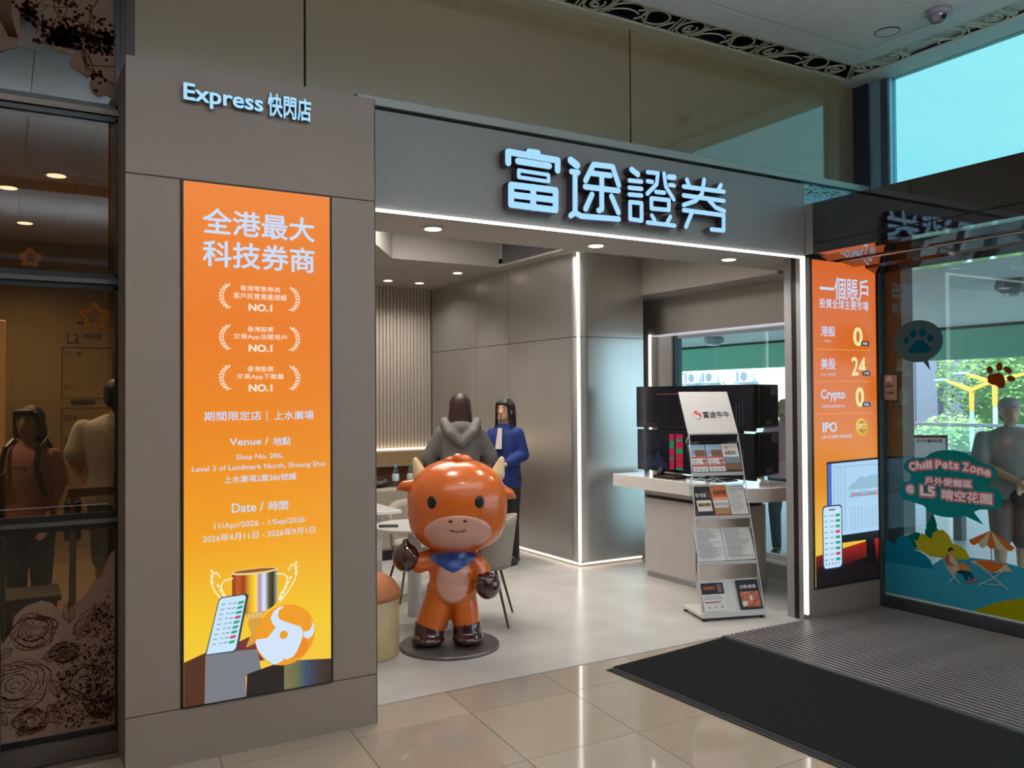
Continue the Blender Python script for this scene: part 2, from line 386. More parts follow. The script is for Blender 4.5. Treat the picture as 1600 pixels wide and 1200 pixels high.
# ornamental fret: flat scrolls between two rails
def fret_mesh(L):
    mb = MB()
    def st(pts, w):
        for a, b in zip(pts, pts[1:]):
            a, b = Vector(a), Vector(b); t = b - a
            if t.length < 1e-5: continue
            t.normalize(); n = Vector((-t.y, t.x)) * w / 2
            mb.prism([a + n, a - n, b - n, b + n], (0, 0, 0), (1, 0, 0), (0, 1, 0), (0, 0, .006), CREAM)
        for p in pts[1:-1]: mb.prism(ellipse(p[0], p[1], w / 2, w / 2, 8), (0, 0, 0), (1, 0, 0), (0, 1, 0), (0, 0, .006), CREAM)
    arc = lambda cx, cy, rx, ry, a, b, n=14, t=0: [(cx + rx * cos(q) * cos(t) - ry * sin(q) * sin(t), cy + rx * cos(q) * sin(t) + ry * sin(q) * cos(t)) for q in [radians(a + (b - a) * i / n) for i in range(n + 1)]]
    W = .24
    st([(0, .012), (L, .012)], .024); st([(0, W - .008), (L, W - .008)], .016)
    st([(.0, 0), (.05, W)], .010); st([(.03, 0), (.08, W)], .010)
    st(arc(.155, .12, .085, .105, 0, 360, 24), .013); st(arc(.16, .135, .045, .05, -60, 250), .010); st(arc(.15, .15, .022, .022, 0, 360, 12), .008)
    st([(.24, W), (.25, .12), (.24, 0)], .014)
    st(arc(.385, .13, .125, .115, 150, 395), .015); st(arc(.39, .30, .16, .2, 200, 300), .010); st([(.50, .02), (.52, .1), (.60, W)], .012)
    st(arc(.60, .11, .105, .085, 0, 360, 24, .45), .013)
    st([(.50, .02), (.44, .09)], .01); st([(.68, W), (.73, .14), (L, .1)], .012)
    return mb
fm = fret_mesh(.745).build('fretwork', ce)
fm.location = (-.0, 4.105, 4.004)
me = fm.data
for k in range(-5, 7):
    if k == 0: continue
    o = fm.copy(); COL.objects.link(o); o.location = (k * .745 + .0, 4.105, 4.004)
fm.location = (0, 4.105, 4.004)
for k in range(0, 9):
    o = fm.copy(); COL.objects.link(o); o.rotation_euler = (0, 0, -pi / 2); o.location = (5.335, 4.05 - k * .745, 4.004)
mb = MB()
def _st(pts, w):
    for a, b in zip(pts, pts[1:]):
        a, b = Vector(a), Vector(b); t = (b - a).normalized(); n = Vector((-t.y, t.x)) * w / 2
        mb.prism([a + n, a - n, b - n, b + n], (0, 0, 4.004), (1, 0, 0), (0, 1, 0), (0, 0, .012), CREAM)
_st([(5.34, 4.11), (5.56, 4.34)], .014); _st([(5.36, 4.10), (5.575, 4.32)], .010); _st([(5.2, 4.335), (5.57, 4.335)], .018); _st([(5.2, 4.115), (5.35, 4.115)], .022); _st([(5.345, 4.12), (5.345, 3.9)], .02); _st([(5.56, 4.34), (5.56, 4.0)], .016)
_st([(5.30 + .06 * cos(q), 4.235 + .075 * sin(q)) for q in [i * pi / 10 for i in range(21)]], .013); _st([(5.31 + .03 * cos(q), 4.245 + .03 * sin(q)) for q in [i * pi / 8 for i in range(17)]], .009)
_st([(5.46 + .07 * cos(q), 4.12 + .06 * sin(q)) for q in [i * pi / 10 for i in range(21)]], .013); _st([(5.46 + .035 * cos(q), 4.13 + .025 * sin(q)) for q in [i * pi / 8 for i in range(17)]], .009)
mb.build('fretwork', ce)
for k in (-0,): pass

# ---- upper glazing above the shopfront (dark back-painted glass in panels)
for i, (a, b) in enumerate(((-6, -3), (-3, -.79), (-.79, 1.37), (1.37, 3.53), (3.53, 5.74))):
    o = MB().box(a + .006, b - .006, 4.42, 4.45, 3.19, 3.998, MIRG).build('window_%d' % (i + 1)); struct(o, 'dark olive glass panel above the shopfront', 'glass panel')
struct(MB().box(-6, 5.74, 4.448, 4.5, 2.9, 4.0, DARKM).box(.50, .545, 4.40, 4.43, 3.0, 4.0, mat('bronze_post', (74, 64, 56), .4, .5)).box(.455, .50, 4.38, 4.43, 3.0, 4.0, BLACK).build('wall_upper'), 'dark backing wall behind the glass above the shopfront', 'wall')
struct(MB().box(1.6, 5.72, 4.27, 4.44, 3.15, 3.20, mat('ledge_metal', (168, 166, 160), .4, .3)).build('trim_2', bevel=.004), 'light metal ledge running above the fascia', 'trim')
struct(MB().box(1.6, 5.74, 4.33, 4.42, 2.95, 3.15, DARKM).build('trim_3'), 'dark shadow gap above the fascia', 'trim')
# glass strip between fascia and canopy; pale swirls paint in the fretwork's reflection
o = struct(MB().box(5.0, 5.70, 4.30, 4.325, 2.9, 3.15, mat('pale_blue_glass', (120, 176, 196), .08, coat=1)).build('window_6'), 'small pale blue glass pane above the canopy corner', 'glass panel')
mb = MB()
for cx, r, a in ((5.08, .10, 0), (5.15, .16, .4), (5.26, .2, .9), (5.38, .13, .2), (5.5, .15, 1.4)):
    for q in range(3):
        rr = r * (1 - q * .25)
        ribbon(mb, [(cx + rr * 1.3 * cos(t + a), 3.05 + rr * .55 * sin(t + a)) for t in [i * pi / 9 for i in range(8)]], .008, FA, 4.299, -.001, mat('etched_swirl', (190, 222, 230), .4), MATS['etched_swirl'], False)
mb.build('swirl_reflections', o)

# ---- shopfront: fascia, pillar, right pier
struct(MB().box(1.6, 4.985, 4.26, 4.36, 2.60, 3.126, FASC).build('wall_fascia', bevel=.003), 'grey fascia panel carrying the illuminated shop name', 'fascia')
o = MB().box(1.605, 4.95, 4.243, 4.2595, 2.583, 2.597, LED).build('light_strip')
tag(o, 'long white LED strip along the bottom edge of the grey fascia', 'led strip')
o = MB().box(4.945, 4.962, 4.243, 4.2595, .04, 2.60, LED).build('light_strip')
tag(o, 'vertical white LED strip on the opening edge beside the right orange screen', 'led strip')
pl = struct(MB().box(.468, 1.60, 4.045, 4.40, 0, 3.088, PANEL).build('wall_pillar'), 'tall warm grey panelled pillar left of the shop opening', 'pillar')
for x0, x1, z0, z1 in ((.462, 1.605, 2.582, 3.091), (.462, .684, .243, 2.578), (1.379, 1.605, .243, 2.578), (.462, 1.605, 0.0, .239)):
    MB().box(x0, x1, 4.03, 4.046, z0, z1, PANEL).build('cladding_panel', pl, bevel=.0015)
MB().box(1.6, 1.6055, 4.03, 4.30, 0, 3.091, PANEL).build('side_panel', pl)
rp = struct(MB().box(4.966, 5.80, 4.26, 4.36, 0, 2.60, PANEL).build('wall_pier', bevel=.002), 'grey pier right of the opening holding the second orange screen', 'pier')
# right reveal of the opening: track, black seal, metal post
struct(MB().box(4.93, 4.966, 4.262, 4.30, 0, 2.60, ALU).build('trim_4'), 'aluminium jamb beside the sliding door track', 'trim')
struct(MB().box(4.935, 4.96, 4.30, 4.345, 0, 2.60, BLACK).build('trim_5'), 'black seal of the sliding door track', 'trim')
struct(MB().box(4.93, 4.966, 4.345, 4.41, 0, 2.60, FASC).build('trim_6'), 'grey inner jamb of the shop opening', 'trim')

# ---- shop interior shell
INW = mat('inner_wall', (176, 170, 163), .6, noise=.02)
struct(MB().box(1.6, 5.8, 4.36, 4.94, 2.62, 3.1, INW).build('ceiling_soffit'), 'low plastered soffit just inside the opening', 'ceiling')
inner = MB().box(4.50, 5.47, 4.94, 9.95, 2.97, 3.05, INW).box(5.45, 5.8, 4.94, 9.95, 2.60, 3.05, INW)
inner.prism([(1.6, 7.2), (2.87, 7.2), (3.3, 7.85), (4.5, 7.85), (4.5, 9.95), (1.6, 9.95)], (0, 0, 2.97), (1, 0, 0), (0, 1, 0), (0, 0, .42), INW)
inner.box(1.6, 4.5, 4.94, 7.9, 3.34, 3.40, INW).box(4.50, 4.55, 4.94, 7.85, 3.0, 3.4, INW)
struct(inner.build('ceiling_shop'), 'shop ceiling with a raised coffer', 'ceiling')
struct(MB().box(1.56, 1.6, 4.46, 9.95, 0, 3.4, INW).build('wall_left'), 'left inner wall of the shop behind the pillar', 'wall')
sw = struct(MB().box(1.6, 4.8, 9.93, 10.0, 0, 3.4, INW).build('wall_back'), 'back wall of the shop lined with pale vertical slats', 'wall')
mb = MB(); SL = mat('slat_cream', (196, 184, 168), .6, noise=.03)
for i in range(66):
    x = 1.66 + i * .0458
    mb.box(x, x + .034, 9.91, 9.93, .985, 2.97, SL)
o = mb.build('slats', sw); o['kind'] = 'stuff'
o = MB().box(1.6, 4.69, 9.86, 9.90, .968, .985, LEDW).build('light_strip'); tag(o, 'warm LED strip glowing under the slatted back wall', 'led strip')
o = MB().box(1.62, 4.68, 9.55, 9.88, .79, .965, mat('tan_laminate', (160, 134, 100), .45, noise=.05)).box(1.62, 4.68, 9.72, 9.88, 0.0, .79, mat('rust_panel', (104, 56, 28), .6, noise=.1)).build('back_ledge', bevel=.003)
tag(o, 'tan ledge with rust brown recess below the slatted wall', 'ledge')
# metal clad core: panels with fine joints, LED on the corner
so = struct(MB().box(4.71, 5.47, 6.72, 9.93, .04, 3.1, DARKM).build('wall_silver'), 'brushed silver metal clad wall inside the shop', 'wall')
YP = [6.80, 7.97, 8.70, 9.92]
for a, b in zip(YP, YP[1:]):
    for z0, z1 in ((.045, 2.17), (2.176, 2.99)):
        MB().box(4.688, 4.712, a + .003, b - .003, z0, z1, STEEL).build('panel', so)
for z0, z1 in ((.045, 2.17), (2.176, 2.99)):
    mb = MB(); n = 8; pr = []
    for i in range(n + 1):
        q = pi + (pi / 2) * i / n; pr.append((4.808 + .12 * cos(q), 6.80 + .12 * sin(q)))
    pr.append((5.47, 6.68)); pr2 = [(5.47, 6.73), (4.85, 6.76), (4.74, 6.80)]
    mb.prism(pr + pr2, (0, 0, z0), (1, 0, 0), (0, 1, 0), (0, 0, z1 - z0), STEEL)
    o = mb.build('curved_panel', so, bevel=0); o.data.shade_smooth()
    try: o.data.set_sharp_from_angle(angle=radians(30))
    except Exception: pass
o = MB().box(4.695, 4.712, 6.695, 6.712, .03, 2.97, LED).build('light_strip'); tag(o, 'vertical white LED strip on the corner of the silver wall', 'led strip')
o = MB().box(4.71, 5.46, 6.71, 6.73, .012, .030, LEDG).box(4.71, 4.73, 6.73, 9.9, .012, .030, LEDG).build('light_strip'); tag(o, 'warm LED strip glowing under the foot of the silver wall', 'led strip')
# window side wall
wr = MB().box(5.8, 6.0, 4.36, 5.02, 0, 3.1, INW).box(5.8, 6.0, 6.99, 9.95, 0, 3.1, INW).box(5.8, 6.0, 5.02, 6.99, 2.234, 3.1, INW).box(5.8, 6.0, 5.02, 6.99, 0, .14, INW)
struct(wr.build('wall_right'), 'right inner wall of the shop around the window', 'wall')
TEAL = mat('teal_frame', (74, 104, 112), .4, .3)
wf = struct(MB().box(5.94, 5.99, 5.03, 5.10, .16, 2.22, TEAL).box(5.94, 5.99, 6.70, 6.78, .16, 2.22, TEAL).box(5.94, 5.99, 5.1, 6.7, 2.19, 2.22, WHITE).box(5.94, 5.99, 5.1, 6.7, .14, .19, WHITE).box(5.92, 6.0, 6.78, 6.99, .14, 2.23, WHITE).build('window_7'), 'shop window looking onto the terrace', 'window')
MB().box(5.96, 5.966, 5.10, 6.70, .19, 2.19, glass('clear_glass', (.84, .95, .92))).build('pane', wf)
o = MB().box(5.78, 5.799, 6.955, 6.975, .14, 2.24, LED).build('light_strip'); tag(o, 'vertical white LED strip at the inner edge of the shop window', 'led strip')
o = MB().box(5.80, 5.93, 5.05, 6.97, 2.222, 2.233, mat('lit_soffit', (220, 222, 228), .5, emit=.5, emit_rgb=(225, 228, 240))).build('trim_7'); struct(o, 'white lining under the window head', 'trim')  # glow put into the lining's material; no lamp sits here
# coffer vents
def vent(name, p0, p1, z0, z1, label):
    t = thing(name, label, 'vent', (p0[0], p0[1], z0))
    p0, p1 = Vector((*p0, 0)), Vector((*p1, 0)); d = (p1 - p0); L = d.length; d.normalize(); n = Vector((d.y, -d.x, 0))
    MB().prism([(0, z0), (L, z0), (L, z1), (0, z1)], p0 + n * .004, d, (0, 0, 1), n * .002, BLACK).build('backing', t)
    mb = MB(); k = int((z1 - z0) / .028)
    for i in range(k + 1): mb.prism([(0, z0 + i * .028), (L, z0 + i * .028), (L, z0 + i * .028 + .007), (0, z0 + i * .028 + .007)], p0 + n * .006, d, (0, 0, 1), n * .008, ALU)
    k = int(L / .028)
    for i in range(k + 1): mb.prism([(i * .028, z0), (i * .028 + .007, z0), (i * .028 + .007, z1), (i * .028, z1)], p0 + n * .006, d, (0, 0, 1), n * .008, ALU)
    mb.build('grille', t)
vent('air_vent', (4.498, 7.75), (4.498, 5.2), 2.99, 3.31, 'dark square mesh air vent high beside the silver wall')
vent('air_vent', (3.23, 7.75), (2.88, 7.22), 2.99, 3.31, 'dark square mesh air vent high at the left end of the coffer')

# ---- door side (X = 5.8): doors, canopy, curtain glass
POST = mat('post_blue_grey', (96, 112, 130), .35, .6); LBL = mat('mullion_pale_blue', (150, 190, 214), .3, .4)
struct(MB().box(5.735, 5.86, 4.29, 4.47, 2.97, 4.0, mat('corner_post', (58, 66, 82), .35, .5)).build('trim_8'), 'dark corner post of the curtain wall', 'trim')
struct(MB().box(5.76, 5.84, 4.20, 4.29, 2.97, 4.0, LBL).box(5.77, 5.84, 4.135, 4.20, 2.97, 4.0, POST).box(5.76, 5.84, 4.115, 4.135, 2.97, 4.0, LBL).build('trim_9'), 'pale blue mullion beside the high window', 'trim')
TINT = glass('tinted_glass', (.35, .55, .52), .9)
hy = 4.115
for i, (a, b) in enumerate(((.9, 4.115), (-2.4, .86), (-6, -2.44))):
    struct(MB().box(5.80, 5.812, a, b, 2.97, 4.0, TINT).build('window_%d' % (i + 8)), 'high blue tinted window over the canopy' if i == 0 else 'high blue tinted window further along', 'window')
    MB().box(5.78, 5.84, a - .04, a, 2.97, 4.0, POST).build('mullion', bpy.data.objects['window_%d' % (i + 8)])
struct(MB().box(5.8, 5.86, -6, 4.3, 4.0, 4.5, CEILW).build('wall_parapet'), 'wall above the high windows', 'wall')
# canopy over the doors
ca = thing('door_canopy', 'glossy dark canopy box over the glass doors with mirror-like face', 'canopy', (4.985, 4.25, 2.5))
MB().box(4.985, 5.0, -1.5, 4.187, 2.689, 2.973, CANO).build('face_panel', ca)
MB().box(4.985, 5.0, -1.5, 4.187, 2.612, 2.681, CANO).build('lower_trim', ca)
MB().box(4.985, 5.0, 4.193, 4.258, 2.612, 2.973, FASC).build('end_panel', ca)
MB().box(4.995, 5.78, -1.5, 4.255, 2.66, 2.968, BLACK).build('body', ca)
UND = mat('canopy_underside', (42, 38, 42), .08, .9, coat=1)
MB().prism([(4.985, 2.612), (5.0, 2.66), (5.30, 2.66), (5.30, 2.60), (5.22, 2.585), (5.10, 2.61)], (0, -1.5, 0), (1, 0, 0), (0, 0, 1), (0, 5.75, 0), UND).build('underside_bar', ca)
MB().prism([(5.32, 2.66), (5.56, 2.66), (5.56, 2.575), (5.50, 2.56), (5.38, 2.585)], (0, -1.5, 0), (1, 0, 0), (0, 0, 1), (0, 5.75, 0), UND).build('underside_bar', ca)
MB().prism([(5.58, 2.66), (5.86, 2.66), (5.86, 2.53), (5.74, 2.53), (5.64, 2.56)], (0, -1.5, 0), (1, 0, 0), (0, 0, 1), (0, 5.75, 0), UND).build('underside_bar', ca)
MB().tube([(5.345, -1.5, 2.59), (5.345, 4.25, 2.59)], .008, ALU).build('light_line', ca)
# doors
struct(MB().box(5.77, 5.84, 4.235, 4.262, 0, 2.55, mat('door_jamb', (70, 86, 88), .35, .5)).box(5.775, 5.84, 4.24, 4.262, 0, .30, WHITE).build('trim_10'), 'slim grey green jamb at the edge of the glass doors', 'trim')
CLR = glass('door_glass', (.84, .94, .93), .85, .0)
for i, (a, b) in enumerate(((3.02, 4.235), (1.2, 2.98), (-.6, 1.16))):
    d = struct(MB().box(5.805, 5.815, a, b, .088, 2.55, CLR).build('door_%d' % (i + 1)), 'sliding glass door with stickers leading to the terrace' if i == 0 else 'next sliding glass door panel out of frame', 'door')
    MB().box(5.76, 5.85, a, b, 0.004, .088, mat('door_sill', (58, 58, 62), .45, .4, noise=.15)).build('bottom_rail', d, bevel=.002)
    MB().box(5.795, 5.825, a - .02, a + .02, .088, 2.55, ALU).build('stile', d)
struct(MB().box(5.8, 5.812, -6, -.62, .09, 2.95, CLR).build('window_15'), 'clear full height window added unseen beyond the doors for more daylight', 'window')  # glazing added out of view to let more daylight in
struct(MB().box(5.79, 5.85, -6, -.6, 0, .09, DARKM).box(5.79, 5.85, -2.4, -2.34, .09, 2.97, ALU).box(5.79, 5.85, -4.2, -4.14, .09, 2.97, ALU).build('trim_13'), 'frame of the added unseen windows beyond the doors', 'trim')
# outer return wall seen behind the door glass
struct(MB().box(5.88, 6.02, 4.125, 4.36, 0, 2.74, mat('return_wall', (60, 72, 70), .5, noise=.08)).build('wall_return'), 'dark green grey return wall behind the left edge of the door', 'wall')

# ---- rest of the mall (behind the camera)
MW_ = mat('mall_wall', (150, 132, 108), .6, noise=.08)
struct(MB().box(-6.1, -6, -6, 11, 0, 4.1, MW_).build('wall_mall_left'), 'beige mall wall', 'wall')
struct(MB().box(-6, 5.8, -6.1, -6, 0, 4.1, MW_).build('wall_mall_rear'), 'beige mall wall behind the viewer', 'wall')
dl = thing('downlight', 'round ceiling downlight seen mirrored in the dark glass over the pillar', 'downlight', (1.68, 2.2, 3.998))
MB().lathe([(.085, -.012), (.085, 0), (.0, 0)], (0, 0, 0), WHITE, 28).build('rim', dl, True)
MB().lathe([(.065, -.016), (.065, -.011), (0, -.011)], (0, 0, 0), LAMPM, 24).build('disc', dl, True)
for (x, y), w in zip(((-2.2, 2.2), (-.3, 2.2), (-2.2, -1.5), (-.3, -1.5), (1.68, -1.5), (3.6, -1.5), (3.7, 1.9), (3.7, .2)), ('far left, level with the pillar', 'left, level with the pillar', 'far left behind the viewer', 'left behind the viewer', 'straight behind the viewer', 'right behind the viewer', 'added unseen over the ribbed mat to light the door stickers', 'added unseen right above the viewer to light the door stickers')):
    clone(dl, (x, y, 3.998), 0, 'round mall ceiling downlight, ' + w, 'downlights of the mall ceiling')
sp = ['downlight left of three inside the opening soffit', 'middle downlight of three inside the opening soffit', 'right hand downlight of three inside the opening soffit',
      'small downlight nearest the slatted wall, left one', 'small downlight nearest the slatted wall, right one', 'downlight in the ceiling between coffer and silver wall',
      'unseen downlight added up in the coffer to brighten the silver wall', 'downlight far left in the shop ceiling', 'downlight beside the vent strip', 'downlight over the trading desk']
for (x, y, z), lb in zip(SHOP_LIGHTS, sp):
    z = 2.62 if y < 5 else 3.34 if z > 3 else 2.97
    r = clone(dl, (x, y, z), 0, lb, 'recessed shop downlights')
    r.scale = (.75, .75, 1)
for y, w in ((1.0, 'nearer the shop'), (-3.4, 'further behind')):  # out-of-view housings made for the added uplights
    t = thing('linear_uplight', 'long white linear uplight hung over the mall floor, ' + w, 'lamp', (1.3, y, 3.3))
    MB().box(-3.25, 3.25, -.19, .19, .0, .06, WHITE).build('housing', t, True)
    for xx in (-2.5, 2.5): MB().cyl((xx, 0, .06), (xx, 0, .60), .006, .006, ALU, 8).build('rod', t, True)
r = thing('ceiling_speaker', 'round flush ceiling speaker ring between tile joint and camera dome', 'speaker', (5.03, 3.60, 3.998))
mb = MB(); 
for i in range(28):
    a, b = 2 * pi * i / 28, 2 * pi * (i + 1) / 28
    mb.cyl((.075 * cos(a), .075 * sin(a), -.003), (.075 * cos(b), .075 * sin(b), -.003), .003, .003, DARKM, 6)
mb.build('ring', r, True); MB().lathe([(.072, -.004), (.072, 0)], (0, 0, 0), CEILW, 28).build('cover', r, True)
r = thing('security_camera', 'grey dome security camera on the pale ceiling near the high window', 'camera', (5.03, 3.24, 3.998))
MB().lathe([(.075, 0), (.075, -.028), (.068, -.034)][::-1], (0, 0, 0), mat('camera_shell', (150, 146, 156), .4), 32).build('base_ring', r, True, True)
MB().ell((0, 0, -.03), (.064, .064, .06), mat('camera_dome', (128, 122, 138), .15, coat=1), 28, 16).build('dome', r, True, True)
MB().cyl((-.02, -.04, -.055), (-.025, -.055, -.062), .018, .016, BLACK, 16).build('lens', r, True)

# ================================================================== SIGNS AND SCREENS
SIDE = mat('letter_side', (72, 64, 78), .5, noise=.05)
FACE = mat('letter_face', (30, 40, 50), .5, emit=1.0, emit_rgb=(164, 217, 255))
STROKES = {
 'first': [[(2.608, 3.009), (2.668, 3.011)], [(2.469, 2.927), (2.469, 2.99), (2.805, 2.987), (2.804, 2.927)], [(2.534, 2.946), (2.745, 2.946)], [(2.538, 2.894), (2.74, 2.893), (2.74, 2.854), (2.538, 2.855), (2.538, 2.894)], [(2.487, 2.804), (2.789, 2.809), (2.788, 2.693), (2.486, 2.693), (2.487, 2.804)], [(2.635, 2.809), (2.634, 2.69)], [(2.487, 2.749), (2.789, 2.751)]],
 'second': [[(2.898, 2.999), (2.942, 2.976)], [(2.903, 2.933), (2.949, 2.934)], [(2.928, 2.934), (2.926, 2.694), (2.895, 2.671)], [(2.926, 2.692), (2.972, 2.676), (3.248, 2.686)], [(3.004, 2.892), (3.064, 2.997), (3.207, 3.002), (3.252, 2.894)], [(3.053, 2.943), (3.189, 2.946)], [(3.001, 2.855), (3.249, 2.86)], [(3.124, 2.936), (3.122, 2.733), (3.099, 2.723)], [(3.051, 2.815), (3.002, 2.722)], [(3.196, 2.82), (3.248, 2.726)]],
 'third': [[(3.353, 3.004), (3.401, 2.98)], [(3.335, 2.934), (3.43, 2.938)], [(3.334, 2.889), (3.43, 2.893)], [(3.334, 2.847), (3.429, 2.851)], [(3.339, 2.801), (3.429, 2.803), (3.428, 2.694), (3.338, 2.695), (3.339, 2.801)], [(3.48, 3.004), (3.563, 3.008), (3.552, 2.937), (3.476, 2.868)], [(3.479, 2.947), (3.516, 2.947)], [(3.613, 3.012), (3.627, 2.931), (3.692, 2.856)], [(3.653, 2.995), (3.697, 2.998)], [(3.659, 2.945), (3.696, 2.945)], [(3.546, 2.888), (3.614, 2.89)], [(3.508, 2.843), (3.651, 2.847), (3.65, 2.784), (3.508, 2.779), (3.508, 2.843)], [(3.511, 2.736), (3.535, 2.702)], [(3.662, 2.742), (3.634, 2.7)], [(3.476, 2.688), (3.697, 2.689)]],
 'fourth': [[(3.803, 2.997), (3.825, 2.955)], [(3.953, 3.015), (3.933, 2.918), (3.876, 2.867), (3.775, 2.83)], [(4.101, 2.998), (4.077, 2.963)], [(3.777, 2.949), (4.128, 2.956)], [(3.776, 2.892), (4.127, 2.895)], [(3.995, 2.883), (4.055, 2.842), (4.13, 2.828)], [(3.775, 2.797), (4.123, 2.799), (4.121, 2.697), (4.013, 2.695)], [(3.845, 2.79), (3.792, 2.691)]]}
sg = thing('shop_sign', 'large illuminated pale blue shop name in four rounded characters on the fascia', 'sign', (3.3, 4.26, 2.65))
WID = {'first': .037, 'second': .033, 'third': .026, 'fourth': .028}
for k, S in STROKES.items():
    a = MB(); b = MB()
    for st in S:
        w = WID[k] * (1.35 if len(st) == 2 and abs(st[0][0] - st[1][0]) < .06 and abs(st[0][1] - st[1][1]) < .03 and st[0][1] > 2.96 else 1)
        if k == 'first' and len(st) == 5 and abs(st[0][1] - 2.894) < .001: w = .021
        ribbon(a, st, w, FA, 4.19, .004, FACE, FACE)
        ribbon(b, st, w + .006, FA, 4.1945, .056, SIDE, SIDE)
    p = b.build('letter_shell', sg); f = a.build('letter_face', sg)
es = thing('small_sign', 'small white illuminated lettering at the top of the tall pillar', 'sign', (.98, 4.03, 2.95))
for s_, a0, a1, z0, z1 in (('Express', .694, 1.045, 2.905, 3.005), ('快閃店', 1.065, 1.272, 2.915, 3.025)):
    for nm, m, c, th, bo in (('letter_shell', SIDE, 4.006, 0, .028), ('letter_face', FACE, 4.005, 0, .022)):
        text(nm, s_, FA, c, a0, a1, z0, z1, m, es, bo)
    o = text('letter_face', s_, FA, 4.016, a0, a1, z0, z1, SIDE, es, .03)

# ---- orange screen on the pillar
S1 = screen('orange_film', [(0, (250, 205, 60)), (.12, (250, 205, 40)), (.30, (247, 165, 20)), (.5, (240, 140, 14)), (.72, (238, 124, 16)), (1, (240, 130, 24))], .93, 'Z', .30, 2.57)
ls = thing('lightbox_screen', 'tall orange lightbox on the pillar with white lettering and a trophy', 'screen', (1.03, 4.03, .25))
MB().box(.690, 1.374, 4.024, 4.032, .240, 2.580, BLACK).build('frame', ls)
MB().box(.698, 1.366, 4.021, 4.024, .248, 2.572, S1).build('film', ls)
T = lambda s_, a0, a1, z0, z1, b=.0, m=TEXTW, c=4.0195, par=ls, sl=0: text('lettering', s_, FA, c, a0, a1, z0, z1, m, par, b, slope=sl)
T('全港最大', .778, 1.291, 2.345, 2.463, .018)
T('科技券商', .778, 1.291, 2.198, 2.318, .018)
CRM = mat('lettering_cream', (60, 50, 40), .5, emit=.88, emit_rgb=(255, 240, 222))
TC = lambda *a: T(*a, m=CRM)
def laurel(cx, cz):
    mb = MB()
    for sd in (-1, 1):
        for i in range(9):
            q = radians(-58 + i * 14.5); x = cx + sd * (.115 + .060 * cos(q)); z = cz + .060 * sin(q)
            for s2 in (-1, 1):
                e = ellipse(x + sd * s2 * .006, z + .002, .0095, .0030, 8, (q + pi / 2 + s2 * .6) if sd > 0 else (pi - q - pi / 2 - s2 * .6))
                mb.prism(e, planeO(FA, 4.0195), (1, 0, 0), (0, 0, 1), (0, .0004, 0), CRM)
    mb.build('laurel', ls)['kind'] = 'stuff'
for cz, l1, l2, w1, w2 in ((2.067, '香港零售券商', '客戶託管資產規模', .092, .122), (1.880, '香港股票', '交易App活躍用戶', .060, .122), (1.697, '香港股票', '交易App下載量', .060, .108)):
    laurel(1.034, cz)
    TC(l1, 1.034 - w1, 1.034 + w1, cz + .030, cz + .055, .004); TC(l2, 1.034 - w2, 1.034 + w2, cz - .008, cz + .021, .004)
    TC('NO.1', 1.034 - .054, 1.034 + .054, cz - .062, cz - .028, .035)
T('期間限定店', .784, 1.037, 1.504, 1.546, .010); T('|', 1.062, 1.065, 1.497, 1.548); T('上水廣場', 1.095, 1.284, 1.503, 1.545, .010)
T('Venue /', .894, 1.070, 1.390, 1.424, .014); T('地點', 1.090, 1.173, 1.384, 1.423, .012)
T('Shop No. 286,', .924, 1.136, 1.319, 1.349, .006)
T('Level 2 of Landmark North, Sheung Shui', .732, 1.339, 1.272, 1.303, .006)
T('上水廣場2層286號鋪', .869, 1.198, 1.221, 1.254, .006)
T('Date /', .904, 1.046, 1.086, 1.128, .012); T('時間', 1.070, 1.160, 1.083, 1.127, .012)
T('11/Apr/2026 - 1/Sep/2026', .827, 1.240, 1.012, 1.044, .006)
T('2026年4月11日 - 2026年9月1日', .777, 1.289, .962, .996, .006)
def em(name, rgb, s=.92): return mat(name, tuple(max(1.1, c * .25) for c in rgb), .5, emit=s, emit_rgb=rgb)
def pf(name, pts, m, c, par=ls, kind=FA): return flat(name, kind, c, pts, m, par, .0003)
# trophy
CUP = screen('print_gold_cup', [(0, (120, 42, 10)), (.12, (200, 90, 20)), (.26, (150, 50, 16)), (.40, (240, 180, 30)), (.52, (250, 226, 60)), (.60, (170, 130, 200)), (.70, (226, 238, 255)), (.80, (90, 84, 44)), (.90, (26, 26, 16)), (1, (170, 176, 140))], .95, 'X', .905, 1.11)
pf('printed_trophy_cup', [(.905, .81), (1.110, .81), (1.109, .69)] + [(1.007 + .102 * cos(q), .672 - .052 * sin(q)) for q in [i * pi / 14 for i in range(15)]] + [(.905, .69)], CUP, 4.0205)
pf('printed_trophy_rim', ellipse(1.007, .812, .108, .014), em('gold_rim', (240, 214, 150)), 4.0203)
pf('printed_trophy_mouth', ellipse(1.007, .815, .096, .008), em('gold_mouth', (150, 90, 30)), 4.0201)
STEM = em('gold_stem', (218, 160, 60)); STEML = em('gold_line', (250, 240, 200))
pf('printed_trophy_stem', [(.955, .625), (1.06, .625), (1.035, .60), (1.04, .575), (1.02, .52), (1.03, .49), (.965, .47), (.99, .53), (.975, .575), (.98, .60)], STEM, 4.0205)
mb = MB()
